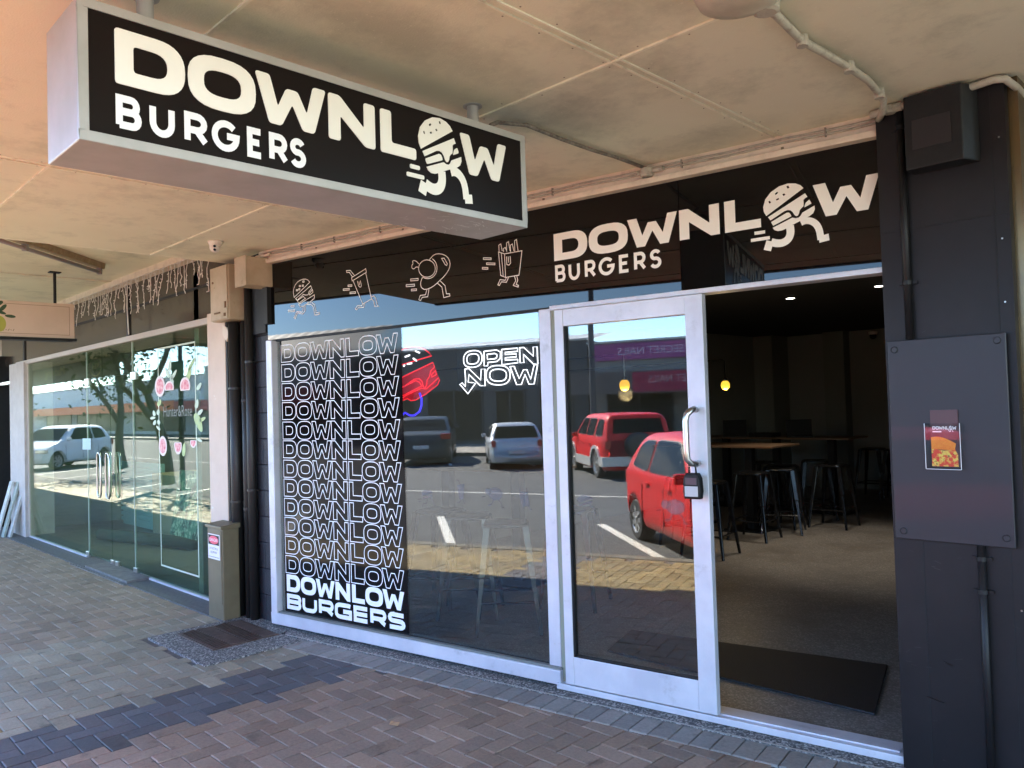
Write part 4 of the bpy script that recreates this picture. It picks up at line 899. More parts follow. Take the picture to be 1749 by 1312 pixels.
g = MB(); zt = 2.815; g.tube([(-1.27, PY-.03, zt), (-1.21, PY-.035, zt), (-.86, PY-.035, zt), (-.80, PY-.035, zt+.004), (-.765, PY-.02, zt), (-.745, PY+.05, zt-.02), (-.742, PY+.3, zt-.03)], .015, 12)
o = g.build("pillar_conduit", M_CONDUIT, smooth=True); tag(o, "grey elbowed conduit running along the top of the dark pillar", "conduit")
g = MB(); g.lathe((-1.19, PY-.035, zt-.018), [(.022, 0), (.026, .01), (.026, .028), (.02, .036)], 12); g.tube([(-1.22, PY-.035, zt), (-1.14, PY-.035, zt)], .019, 12); g.build("tee_joint", M_CONDUIT, o)

# ================================================================ INTERIOR THINGS
t = thing("door_mat", (-2.4, 4.3, .03), "large black rubber mat just inside the open door", "mat")
c = [P3(1037, 1113, .034), P3(1494, 1222, .034), P3(1516, 1138, .034), P3(1078, 1078, .034)]
g = MB(); g.add([Vector(p) for p in c]+[Vector(p)+ZZ*.010 for p in c], [(4, 5, 6, 7), (0, 1, 5, 4), (1, 2, 6, 5), (2, 3, 7, 6), (3, 0, 4, 7)]); g.build("mat_sheet", M_RUBBER, t, bevel=.003)
def bar_table(x0, x1, y0, y1, label, posts, rot=0):
    cx, cy = (x0+x1)/2, (y0+y1)/2
    t = thing("bar_table", (cx, cy, .03), label, "table", "high bar tables")
    hx, hy = (x1-x0)/2, (y1-y0)/2
    def loc(mb): 
        return mb
    g = MB(); g.box(-hx, hx, -hy, hy, 1.0, 1.022); g.build("table_top", M_WOOD, t, world=False, bevel=.003)
    for px in posts:
        g = MB(); g.box(px-.045, px+.045, -.045, .045, .02, 1.0); g.build("pedestal", M_BLACK, t, world=False)
        g = MB(); g.box(px-.25, px+.25, -.25, .25, 0, .02); g.build("base_plate", M_BLACK, t, world=False, bevel=.004)
    t.rotation_euler.z = rot; return t
bar_table(-5.9, -4.28, 8.38, 9.1, "nearer wooden high table with black pedestals seen through the open door", (-.5, .35))
bar_table(-6.5, -4.18, 10.3, 10.95, "farther longer wooden high table behind the near one, carrying the tilted screens", (-.8, .0, .8))
bar_table(-6.15, -4.55, 4.65, 5.25, "wooden high table seen through the window glass", (-.45, .35), rot=radians(11))
def bar_stool():
    t = thing("bar_stool", (0, 0, 0), "glossy black metal bar stool", "stool", "black metal bar stools")
    g = MB(); g.loft([[Vector((a*q*.155, b*q*.155, z)) for a, b in superell(0, 0, 1, 1, 5, 0, 2*pi, 20)[:-1]] for z, q in ((.725, 1.04), (.74, 1.05), (.752, 1.0), (.746, .85))]); g.build("seat", M_BLACKM, t, world=False, bevel=.003)
    for sx in (-1, 1):
        for sy in (-1, 1):
            g = MB(); R = []
            for z, r, wd in ((.735, .135, .046), (.40, .175, .042), (.39, .176, .034), (.0, .222, .024)):
                c = Vector((sx*r, sy*r, z)); R.append([c+Vector((a*wd/2, b*wd/2, 0)) for a, b in ((-1, -1), (1, -1), (1, 1), (-1, 1))])
            g.loft(R); g.build("leg", M_BLACKM, t, world=False, bevel=.003)
    g = MB()
    for z, r in ((.22, .19),):
        for a in range(4):
            p = Vector((r*cos(a*pi/2+pi/4), r*sin(a*pi/2+pi/4), z))*1.0; q = Vector((r*cos((a+1)*pi/2+pi/4), r*sin((a+1)*pi/2+pi/4), z))
            p = Vector((p.x*1.41, p.y*1.41, z)); q = Vector((q.x*1.41, q.y*1.41, z)); g.tube([p, q], .009, 6)
    g.build("footrest", M_BLACKM, t, world=False)
    return t
st0 = bar_stool()
spots = [(-4.30, 7.05, .15, "nearest black stool at the near table, seen through the doorway"), (-4.40, 8.15, .1, "black stool tucked against the corner of the near high table"), (-4.05, 9.45, .05, "rightmost black stool standing clear in the doorway view"),
         (-4.85, 7.45, .3, "black stool half hidden behind the nearest one"), (-4.95, 9.55, .2, "black stool between the two high tables"), (-4.5, 10.0, .5, "black stool in front of the farther high table"),
         (-4.04, 3.92, .79, "stool nearest the door side, behind the lower window glass"), (-4.55, 4.02, .7, "middle stool behind the window glass"), (-5.0, 4.10, .3, "stool behind the window glass beside the poster"), (-4.10, 4.72, .4, "stool behind the sliding door glass"), (-4.35, 8.75, .35, "black stool at the right end of the near high table"), (-4.55, 9.15, .1, "black stool on the far side of the near high table")]
for i, (x, y, a, lb) in enumerate(spots):
    o = st0 if i == 0 else copy_tree(st0); o.location = (x, y, .03); o.rotation_euler.z = a; o["label"] = lb
for k in range(2):
    o = copy_tree(st0); o.location = (-4.75+.42*k, 12.6-.15*k, .03); o.rotation_euler.z = .1*k
    o["label"] = ["left stool of the pair standing at the back of the room", "right stool of the pair standing at the back of the room"][k]
def screen(x, y, lb):
    t = thing("tilted_screen", (x, y, 1.052), lb, "laptop", "dark tilted screens on the far table")
    g = MB(); g.box(-.17, .17, -.12, .12, 0, .018); g.build("base", M_BLACK, t, world=False, bevel=.004)
    g = MB(); g.loft([[Vector((-.17, .10, .018)), Vector((.17, .10, .018)), Vector((.17, .112, .018)), Vector((-.17, .112, .018))], [Vector((-.17, .18, .24)), Vector((.17, .18, .24)), Vector((.17, .192, .24)), Vector((-.17, .192, .24))]]); g.build("panel", M_BLACK, t, world=False)
    t.rotation_euler.z = .5
screen(-5.95, 10.55, "left of the two dark tilted screens on the far high table"); screen(-4.95, 10.55, "right of the two dark tilted screens on the far high table")
g = MB(); g.box(-5.65, -5.30, 10.4, 10.7, 1.052, 1.11); tag(g.build("black_case", M_BLACK, bevel=.01), "low black case lying between the tilted screens", "case")
def pendant(x, y, lb):
    t = thing("pendant_lamp", (x, y, 1.75), lb, "lamp", "amber globe lamps")
    g = MB(); g.tube([(x, y, 1.80), (x, y, 1.98), (x, y, 2.0), (x-.5, y-.25, 2.0)] if False else [(x, y, 1.80), (x, y, 2.0), (x-.02, y-.01, 2.01), (-6.84, y, 2.01)], .006, 6); g.build("bracket_arm", M_BLACKM, t)
    g = MB(); R = []
    for i in range(9):
        a = -pi/2+pi*i/8; R.append([Vector((x+.045*cos(a)*cos(b), y+.045*cos(a)*sin(b), 1.75+.05*sin(a))) for b in [2*pi*k/14 for k in range(14)]])
    g.loft(R); g.build("globe", M_AMBER, t, smooth=True)
    g = MB(); g.lathe((x, y, 1.79), [(.02, 0), (.02, .025), (.008, .03)], 10); g.build("lamp_holder", M_BLACKM, t)
    l = bpy.data.lights.new("bulb", 'POINT'); l.energy = 1.2; l.color = (1, .72, .35); l.shadow_soft_size = .06; lo = bpy.data.objects.new("bulb", l); COL.objects.link(lo); lo.location = (x, y, 1.67)
pendant(-4.17, 7.24, "amber globe lamp on a bent bracket, seen in the open doorway"); pendant(-4.05, 5.38, "amber globe lamp on a bent bracket, seen through the sliding door glass")
for x, y, lb in ((-3.911, 8.238, "small round ceiling downlight left of the two lit ones"), (-2.938, 8.151, "small round ceiling downlight nearest the door jamb")):
    t = thing("downlight", (x, y, 2.69), lb, "downlight", "downlights in the shop ceiling")
    g = MB(); g.lathe((x, y, 2.698), [(.055, 0), (.055, -.008), (.046, -.010)], 20); g.build("trim_ring", M_BLACK, t)
    g = MB(); g.lathe((x, y, 2.687), [(.045, 0), (.04, -.001)], 18); g.build("lens", M_LAMP, t)
    l = bpy.data.lights.new("downlight_beam", 'SPOT'); l.energy = 9; l.spot_size = radians(85); l.spot_blend = .6; l.color = (1, .9, .75); l.shadow_soft_size = .04; lo = bpy.data.objects.new("downlight_beam", l); COL.objects.link(lo); lo.location = (x, y, 2.67)
t = thing("wall_security_camera", (-3.3, 13.4, 2.35), "small white security camera on the dark wall inside the shop", "security camera")
cc_ = Vector((-4.95, 13.36, 2.60)); t.location = cc_
g = MB(); g.lathe(cc_, [(.07, .05), (.07, .03), (.06, .0)], 14); g.build("base", M_CAMW, t)
g = MB(); g.lathe(cc_, [(.055, 0), (.05, -.05), (.02, -.075)], 14); g.build("ball", M_BLACK, t)

# ================================================================ NEIGHBOUR SHOP
NY = 2.93
nb = thing("glass_fronted_shop", (-9.6, 3.2, 0), "frameless green glass shopfront with fig and leaf decals next door", "building")
g = MB(); g.box(-12.95, -6.46, NY-.035, NY+.035, 2.385, 2.44); g.box(-12.44, -12.38, NY-.02, NY+.03, 0, 2.385); g.build("head_rail", mat("taupe_rail", (.48, .42, .37), .5), nb, bevel=.003)
g = MB(); g.box(-13.2, -12.42, NY-.06, NY+.3, 0, 2.42); g.build("end_pier", mat("end_pier_paint", (.50, .45, .42), .6, col2=(.42, .37, .34), scale=6, stain=(.2, .18, .17), stain_scale=18, stain_thr=(.68, .7)), nb, bevel=.004)
g = MB(); g.box(-12.40, -9.95, NY-.02, NY+.02, .009, .028); g.box(-8.38, -6.46, NY-.02, NY+.02, .009, .028); g.build("sill_channel", M_ALU, nb)
g = MB(); g.box(-12.38, -9.91, NY-.005, NY+.005, .028, 2.385); g.box(-8.44, -6.46, NY-.005, NY+.005, .028, 2.385); g.box(-9.38, -8.452, NY-.005, NY+.005, 2.06, 2.385); g.build("fixed_pane", M_GLASS2, nb)
g = MB(); g.box(-9.90, -9.145, NY-.005, NY+.005, .04, 2.05); d1 = g.build("glass_door", M_GLASS2, nb)
g = MB(); g.box(-9.135, -8.455, NY-.005, NY+.005, .04, 2.05); d2 = g.build("glass_door", M_GLASS2, nb)
g = MB(); g.box(-9.905, -9.385, NY-.005, NY+.005, 2.06, 2.385); g.build("transom_pane", M_GLASS2, nb)
def dhandle(x, par):
    for o in (-.055, .055):
        g = MB(); a, b = x, x; y = NY+o
        pts = [(x-.055, y, .80), (x-.055, y, 1.17), (x-.04, y, 1.21), (x-.02, y, 1.225), (x+.02, y, 1.225), (x+.04, y, 1.21), (x+.055, y, 1.17), (x+.055, y, .80), (x+.04, y, .76), (x+.02, y, .745), (x-.02, y, .745), (x-.04, y, .76), (x-.055, y, .80)]
        g.tube(pts, .011, 10, caps=False); g.build("loop_handle", M_STEEL, par, smooth=True)
dhandle(-9.36, d1); dhandle(-9.16+.08, d2)
g = MB()
for x in (-9.95, -9.12, -8.98, -8.44): g.box(x-.05, x+.05, NY-.014, NY+.014, .02, .075)
for x in (-9.9, -8.42): g.box(x-.07, x+.07, NY-.014, NY+.014, 1.99, 2.07)
g.build("patch_fitting", M_STEEL, nb, bevel=.003)
g = MB(); g.box(-8.449, -8.443, NY-.008, NY+.008, .04, 2.385); g.box(-9.912, -9.905, NY-.007, NY+.007, .04, 2.385); g.build("glass_edge", mat("pale_edge", (.5, .6, .52), .3), nb)
# upper transom wall
g = MB(); g.box(-14.2, -6.13, NY+.06, NY+.2, 2.44, 3.06); g.build("transom", M_BROWNW, nb)
g = MB(); g.box(-8.75, -8.68, NY+.045, NY+.06, 2.44, 3.06); g.box(-12.9, -12.82, NY+.045, NY+.06, 2.44, 3.06); g.box(-12.4, -6.13, NY+.045, NY+.06, 2.74, 2.76); g.build("transom_mullion", M_BLACK, nb)
g = MB(); g.box(-14.2, -6.13, NY-.05, NY+.06, 3.0, 3.06); g.build("soffit_trim", M_TRIM, nb)
# room behind the glass
g = MB(); g.box(-13.2, -6.97, 9.5, 9.6, 0, 2.9); g.box(-7.07, -6.97, 2.99, 9.5, 0, 2.9); g.box(-13.2, -13.1, 3.25, 9.5, 0, 2.9); g.build("inner_wall", mat("shop_wall_pale", (.15, .18, .14), .7), nb)
g = MB(); g.box(-13.2, -6.97, 2.99, 9.6, 0, .02); g.build("inner_floor", mat("shop_floor", (.16, .17, .15), .45, col2=(.1, .11, .1), scale=2), nb)
g = MB(); g.box(-13.2, -6.97, 3.0, 9.6, 2.9, 2.95); g.build("inner_ceiling", mat("shop_ceiling", (.4, .4, .38), .8), nb)
g = MB()
x0, x1, z0, z1 = -7.76, -6.91, .185, 2.255; fr_n = lambda a, b, c: Vector((a, NY-.0065, b))
g.ribbon([(x0, z0), (x1, z0), (x1, z1), (x0, z1)], .016, fr_n, closed=True); g.build("thin_line_decal", mat("pale_green_vinyl", (.55, .62, .48), .5), nb)
M_FIG = mat("fig_pink", (.62, .10, .16), .5, col2=(.80, .42, .40), scale=22, thr=(.42, .6)); M_FIGR = mat("fig_rim", (.75, .62, .58), .5); M_LEAF = mat("decal_leaf", (.42, .52, .18), .5, col2=(.32, .45, .22), scale=14); M_LEAFP = mat("decal_leaf_pale", (.50, .60, .45), .5)
def nx(px, py): p = on_plane(px, py, (0, NY-.007, 0), Vector((0, 1, 0))); return (p.x, p.z)
gr, gf, gl_, gp = MB(), MB(), MB(), MB()
def fig(x, y, w_, h_, cut=None):
    (cx, cz), (ex, _), (_, tz) = nx(x, y), nx(x+w_, y), nx(x, y-h_); rx, rz = abs(ex-cx), abs(tz-cz)
    for mb_, k, o in ((gr, 1, .0070), (gf, .74, .0075)):
        pts = [(a, b) for a, b in superell(cx, cz, rx*k, rz*k, 2.0)[:-1]]
        if cut == 'low': pts = [(a, max(b, cz-rz*.45*k)) for a, b in pts]
        if cut == 'top': pts = [(a, min(b, cz+rz*.45*k)) for a, b in pts]
        mb_.poly([pts], lambda a, b, c, o=o: Vector((a, NY-o, b)))
fig(273, 660, 8.5, 18); fig(289, 662, 8, 11, 'low'); fig(316, 660, 9, 16, 'low'); fig(278, 762, 7, 17); fig(304, 762, 6.5, 14, 'top'); fig(330, 756, 5, 9, 'top')
def leafd(mb_, x, y, l, wd, ang):
    (cx, cz) = nx(x, y); (ex, _) = nx(x+1, y); (_, tz) = nx(x, y-1); kx, kz = abs(ex-cx), abs(tz-cz); a = radians(ang); pts = []
    for i in range(17):
        u = 2*pi*i/16; lx, ly = l/2*cos(u), wd/2*sin(u)*(1-.25*cos(u)); pts.append((cx+(lx*cos(a)-ly*sin(a))*kx, cz+(lx*sin(a)+ly*cos(a))*kz))
    mb_.poly([pts[:-1]], lambda a_, b_, c: Vector((a_, NY-.0068, b_)))
for q in ((322, 640, 26, 7, 75), (327, 622, 22, 5, 60), (339, 722, 34, 11, -72), (314, 768, 24, 6, 85), (272, 688, 12, 6, 70), (346, 716, 12, 6, 30)): leafd(gl_, *q)
for q in ((290, 625, 20, 5, 85), (286, 638, 16, 5, 110), (297, 640, 18, 5, 60), (293, 650, 22, 6, 95), (263, 706, 10, 5, 100), (270, 704, 10, 5, 80), (261, 714, 9, 5, 10), (264, 722, 9, 5, 70), (271, 721, 9, 5, 95), (270, 731, 10, 4, 130), (340, 660, 14, 6, 60), (336, 690, 16, 6, 80), (342, 704, 12, 6, 50), (341, 752, 10, 5, -30)): leafd(gp, *q)
gr.build("fig_rim_decal", M_FIGR, nb); gf.build("fig_decal", M_FIG, nb); gl_.build("leaf_decal", M_LEAF, nb); gp.build("pale_leaf_decal", M_LEAFP, nb)
g = MB(); g.poly([[nx(278, 684), nx(331, 680), nx(333, 748), nx(280, 752)]], lambda a, b, c: Vector((a, NY-.0066, b))); g.build("dark_panel_decal", glass("smoked_film", (.55, .58, .56), .0, .5), nb)  # grey see-through film behind the shop name
g = MB(); ax, az = nx(279, 712); text_mb(g, "Hunter&Rose", lambda a, b, c: Vector((a, NY-.0078, b)), .105, ax, az-.0, 'LEFT', .82); text_mb(g, "fashion and flowers", lambda a, b, c: Vector((a, NY-.0078, b)), .022, ax+.2, az-.13, 'LEFT', .9) if False else None
g.build("shop_name_lettering", mat("dark_green_vinyl", (.02, .035, .03), .4), nb)
g = MB(); g.poly([[nx(141, 749), nx(155, 749), nx(155, 768), nx(141, 768)]], lambda a, b, c: Vector((a, NY-.007, b))); g.build("paper_notice", mat("notice_blue", (.45, .62, .62), .6), nb)
t = thing("lit_tube_light", (-9.5, 5, 2.85), "lit fluorescent tube on the ceiling inside the green glass shop", "ceiling light")
g = MB(); g.tube([(-10.6, 5, 2.84), (-8.6, 5, 2.84)], .02, 8); g.build("tube", glow("tube_glow", (.9, 1, .85), 8), t)
g = MB(); g.box(-10.65, -8.55, 4.95, 5.05, 2.865, 2.90); g.build("housing", M_WHITE, t)
l = bpy.data.lights.new("tube_light", 'AREA'); l.shape = 'RECTANGLE'; l.size = 2.0; l.size_y = .1; l.energy = 6; l.color = (.9, 1, .85); lo = bpy.data.objects.new("tube_light", l); COL.objects.link(lo); lo.location = (-9.6, 5, 2.80)
# contents of the neighbour shop
t = thing("display_bench", (-8.6, 4.4, 0), "teal bench with a pale top inside the green glass shop", "bench")
M_TEAL = mat("teal", (.06, .14, .13), .5)
g = MB(); g.box(-9.6, -8.0, 4.2, 4.7, .70, .76); g.build("top", mat("bench_top", (.55, .62, .58), .4), t)
g = MB(); g.box(-9.55, -8.05, 4.25, 4.65, .45, .69); g.build("apron", M_TEAL, t)
for x in (-9.5, -8.1):
    g = MB(); g.box(x-.03, x+.03, 4.25, 4.31, .02, .69); g.build("leg", M_TEAL, t)
t = thing("teal_chair", (-9.3, 5.1, .02), "teal chair with a curved back behind the display bench", "chair")
g = MB(); g.box(-9.55, -9.05, 4.95, 5.4, .85, .90); g.build("seat", M_TEAL, t, bevel=.02)
g = MB(); g.box(-9.52, -9.08, 5.36, 5.41, .95, 1.35); g.build("backrest", M_TEAL, t, bevel=.02)
for sx in (-9.5, -9.1):
    for sy in (5.0, 5.35):
        g = MB(); g.box(sx-.02, sx+.02, sy-.02, sy+.02, .02, .85); g.build("leg", M_BLACKM, t)
def floral(x0, x1, y, z0, z1, lb, c1, c2):
    g = MB(); g.loft([[Vector((x0, y, z0)), Vector((x1, y, z0)), Vector((x1, y+.02, z0)), Vector((x0, y+.02, z0))], [Vector((x0, y+.12, z1)), Vector((x1, y+.12, z1)), Vector((x1, y+.14, z1)), Vector((x0, y+.14, z1))]])
    tag(g.build("floral_panel", mat("floral_"+str(x0), c1, .6, col2=c2, scale=14, thr=(.5, .54), stain=(.02, .05, .035), stain_scale=9, stain_thr=(.52, .56))), lb, "panel", "floral panels")
floral(-8.9, -7.75, 3.45, .3, 1.0, "green floral panel leaning inside the glass, left of the two", (.10, .22, .15), (.5, .55, .4)); floral(-7.6, -6.99, 3.35, .25, 1.05, "pinkish floral panel leaning inside the glass beside the cabinet", (.16, .22, .15), (.4, .28, .22))
g = MB(); g.box(-10.9, -9.9, 4.0, 4.6, .02, .85); tag(g.build("tan_counter_block", mat("tan_block", (.34, .28, .18), .6), bevel=.01), "plain tan counter block inside the green glass shop", "counter")
g = MB(); g.box(-12.6, -11.1, 4.2, 4.25, .02, .95)
for k in range(12): g.box(-12.6, -11.1, 4.17, 4.2, .08+k*.075, .13+k*.075)
tag(g.build("slatted_screen", mat("slat_teal", (.25, .42, .42), .5)), "pale teal slatted screen low inside the far left glass", "screen")
t = thing("wicker_rug_roll", (-10.4, 3.5, .02), "pale rolled rug lying behind the glass doors", "rug"); g = MB(); g.tube([(-11.2, 3.45, .09), (-9.3, 3.9, .09)], .075, 14); g.build("roll", mat("rug_green", (.06, .08, .065), .9, bump=.5), t, smooth=True)

# icicle lights
t = thing("icicle_string_lights", (-9, NY-.06, 2.6), "tangled white icicle string lights hanging along the neighbour soffit", "string lights")
M_WIRE = mat("icicle_wire", (.80, .76, .72), .5)
g = MB(); gb = MB()
x = -6.45; rng = random.Random(5)
g.tube([(-6.2-.12*k, NY-.056+.004*(k % 2), 3.0-.006*(k % 3)) for k in range(45)], .004, 5)
while x > -11.6:
    L_ = rng.choice([.10, .16, .22, .30, .34, .26]); p = Vector((x, NY-.062, 2.995)); pts = [p.copy()]
    n = max(3, int(L_/.035))
    for k in range(n):
        p = p+Vector((rng.uniform(-.022, .022), rng.uniform(-.010, .008), -L_/n)); pts.append(p.copy())
        if rng.random() < .8:
            q = p+Vector((rng.uniform(-.035, .035), -.005, rng.uniform(-.02, .02))); gb.tube([p, q], .0042, 4)
    g.tube(pts, .0034, 5); x -= rng.uniform(.05, .10)
g.build("wire", M_WIRE, t); gb.build("bulbs", M_WIRE, t)["kind"] = "stuff"
g = MB(); g.tube([(-8.42, NY-.05, 3.0), (-8.43, NY-.052, 2.72), (-8.40, NY-.05, 2.45)], .006, 6); tag(g.build("drooping_cord", M_WIRE), "single white cord dropping from the icicle lights to the glass rail", "cord")
# batten light under neighbour canopy
a = Vector((-6.88, 1.42, 3.06)); b = Vector((-7.93, 2.48, 3.06)); dxy = (b-a).normalized(); nn = Vector((-dxy.y, dxy.x, 0))
t = thing("batten_light", tuple((a+b)/2), "dusty unlit fluorescent batten light on the neighbour canopy lining", "ceiling light")
g = MB(); g.loft([[q-nn*.045, q+nn*.045, q+nn*.035-ZZ*.05, q-nn*.035-ZZ*.05] for q in (a-dxy*.6, b)]); g.build("housing", mat("dusty_tan", (.42, .33, .21), .7, col2=(.30, .22, .13), scale=25), t)
g = MB(); g.tube([a-dxy*.55-ZZ*.085, b-dxy*.05-ZZ*.085], .017, 12); g.build("fluorescent_tube", mat("tube_grey", (.36, .31, .32), .3), t, smooth=True)
g = MB()
for q in (b-dxy*.03, a+dxy*.35): g.loft([[q+u-nn*.022-ZZ*.05, q+u+nn*.022-ZZ*.05, q+u+nn*.018-ZZ*.105, q+u-nn*.018-ZZ*.105] for u in (-dxy*.015, dxy*.015)])
g.build("lamp_holder", mat("holder_grey", (.3, .27, .27), .4), t)
# blank hanging sign
t = thing("blank_hanging_sign", (-8.6, 1.9, 2.4), "plain peach hanging sign with a painted green leaf at its left end", "sign")
g = MB(); g.box(-8.66, -8.58, 1.15, 2.43, 2.40, 2.745); g.build("panel", mat("peach_paint", (.62, .47, .36), .55, col2=(.56, .42, .32), scale=3), t, bevel=.004)
g = MB(); g.box(-8.70, -8.54, 1.14, 2.44, 2.375, 2.40); g.build("black_base_strip", M_BLACK, t)
fs = lambda a_, b_, c: Vector((-8.5795, a_, b_)); g = MB(); g.ribbon([(1.19, 2.435), (2.385, 2.435), (2.385, 2.715), (1.19, 2.715)], .004, fs, closed=True); g.build("border_line", mat("brown_line", (.25, .17, .12), .6), t)
g = MB()
for cy, cz, l, wd, an in ((1.76, 2.70, .14, .05, 25), (1.82, 2.67, .09, .035, 50), (1.80, 2.63, .10, .03, -20), (1.88, 2.595, .09, .03, -5), (1.75, 2.66, .12, .05, 80), (1.74, 2.61, .1, .04, 120)):
    an = radians(an); g.poly([[(cy+l/2*cos(u)*cos(an)-wd/2*sin(u)*sin(an), cz+l/2*cos(u)*sin(an)+wd/2*sin(u)*cos(an)) for u in [2*pi*k/14 for k in range(14)]]], fs)
g.build("dark_leaf_painting", mat("leaf_dark", (.03, .07, .03), .6), t)
g = MB(); g.poly([superell(1.79, 2.52, .055, .075, 2)[:-1]], lambda a_, b_, c: Vector((-8.5792, a_, b_))); g.build("lime_painting", mat("lime_paint", (.35, .36, .06), .6), t)
g = MB()
for k in range(9): g.ribbon([(1.74+.02*k, 2.455+.012*(k % 2)), (1.75+.02*k, 2.475-.012*(k % 2))], .004, fs)
g.build("sprig_painting", mat("leaf_dark2", (.05, .07, .03), .6), t)
g = MB(); g.tube([(-8.62, 2.27, 2.745), (-8.62, 2.27, 3.06)], .014, 8); g.tube([(-8.62, 1.3, 2.745), (-8.62, 1.3, 3.06)], .014, 8); g.box(-8.66, -8.58, 2.22, 2.32, 3.05, 3.06); g.build("hanging_rod", M_BLACK, t)
# shop beyond: black post, bright gap, leaning boards
t = thing("black_door_post", (-13.9, 2.95, 0), "black timber post at the far left past the glass shop", "post"); g = MB(); g.box(-14.25, -13.98, 2.88, 3.1, 0, 2.6); g.build("shaft", M_BLACK, t); g = MB(); g.box(-14.25, -13.2, 2.9, 3.05, 2.15, 2.19); g.build("cross_rail", M_STEEL, t)
for k, (dx, lb, c) in enumerate(((0, "white leaning timber board at the far left, front one", (.62, .62, .58)), (.14, "grey green leaning timber board behind the white one", (.38, .42, .36)), (.26, "pale leaning timber board nearest the end pier", (.55, .54, .5)))):
    g = MB(); yb = 2.62+.05*k; g.loft([[Vector((-13.0+dx, yb, .0)), Vector((-12.86+dx, yb, .0)), Vector((-12.86+dx, yb+.025, .0)), Vector((-13.0+dx, yb+.025, .0))], [Vector((-13.02+dx, yb+.20, .75)), Vector((-12.88+dx, yb+.20, .75)), Vector((-12.88+dx, yb+.225, .75)), Vector((-13.02+dx, yb+.225, .75))]])
    tag(g.build("leaning_board", mat("board%d" % k, c, .7, col2=tuple(v*.7 for v in c), scale=8)), lb, "board", "boards leaning at the end pier")
t = thing("cream_row_shop", (-18, 3.4, 0), "cream walled shop farther along the row at the left edge", "building")
g = MB(); g.box(-28, -14.3, 3.2, 9, 0, 3.6); g.build("wall", mat("row_wall", (.5, .45, .38), .7, col2=(.42, .37, .31), scale=3), t)
g = MB()
for x in (-16.2, -19.5, -23, -26): g.box(x-1.1, x+1.1, 3.19, 3.2, .5, 2.3)
g.build("window", mat("dark_win", (.05, .06, .06), .05, spec=.8), t)

# signage on the inner side of the neighbour's far fascia, seen only in the glass
t = thing("olive_fascia_banner", (-22.5, -.44, 2.6), "olive banner under the far canopy edge with yellow lettering and a round logo", "sign")
g = MB(); g.box(-28, -19.0, -.455, -.43, 2.60, 3.2); g.build("board", mat("olive_board", (.07, .065, .035), .5), t)
fb = lambda a_, b_, c: Vector((a_, -.428, b_)); M_YL = mat("yellow_green_paint", (.42, .42, .08), .5)
g = MB(); c0 = (-20.6, 2.88); g.ribbon(superell(*c0, .42, .24, 2)[:-1], .03, fb, closed=True)
text_mb(g, "yan", lambda a_, b_, c: Vector((-2*20.6-a_, -.428, b_)), .22, -20.6-.0, 2.82, 'CENTER', 1.2); text_mb(g, "Madyung", lambda a_, b_, c: Vector((-2*24.0-a_, -.428, b_)), .24, -24.0, 2.8, 'CENTER', 1.6)
g.build("lettering", M_YL, t)

# ================================================================ STREET: cars (all seen mirrored in the glass)
M_TYRE = mat("tyre", (.018, .018, .018), .8); M_CGL = mat("car_glass", (.006, .007, .008), .25, spec=.06); M_RIM = mat("rim", (.5, .5, .5), .3, .7); M_LRED = mat("tail_red", (.35, .01, .01), .2); M_DPL = mat("dark_plastic", (.03, .03, .032), .5); M_PLATE = mat("plate", (.6, .6, .58), .4)
def paint(nm, c, metal=0.0): return mat(nm, c, .4, metal, coat=.12, spec=.3)
def wheel(g1, g2, x, y, r, wd, side, spokes=7):
    n = 22; prof = [(r*.66, -wd/2), (r*.93, -wd/2), (r, -wd*.36), (r, wd*.36), (r*.93, wd/2), (r*.66, wd/2)]
    R = [[Vector((x+q*cos(2*pi*k/n), y+h_, r+q*sin(2*pi*k/n))) for k in range(n)] for q, h_ in prof]; g1.loft(R, caps=False)
    yo = y+side*wd*.42; R = [[Vector((x+q*cos(2*pi*k/n), yo+side*h_, r+q*sin(2*pi*k/n))) for k in range(n)] for q, h_ in ((r*.66, .012), (r*.60, .0), (r*.58, -.035))]; g2.loft(R, caps=False)
    R = [[Vector((x+q*cos(2*pi*k/n), yo+side*h_, r+q*sin(2*pi*k/n))) for k in range(n)] for q, h_ in ((r*.14, .012), (r*.12, .02))]; g2.loft(R)
    g1.loft([[Vector((x+q*cos(2*pi*k/n), yo-side*.04, r+q*sin(2*pi*k/n))) for k in range(n)] for q in (r*.67, r*.66)])
    for k in range(spokes):
        for dk in (-.13, .13):
            a_ = 2*pi*k/spokes+dk; u = Vector((cos(a_), 0, sin(a_))); v = Vector((-sin(a_), 0, cos(a_)))*r*.060; c = Vector((x, yo, r)); o_ = Vector((0, side*.008, 0))
            g2.add([c+u*r*.1-v+o_, c+u*r*.1+v+o_, c+u*r*.63+v+o_, c+u*r*.63-v+o_], [(0, 1, 2, 3)])
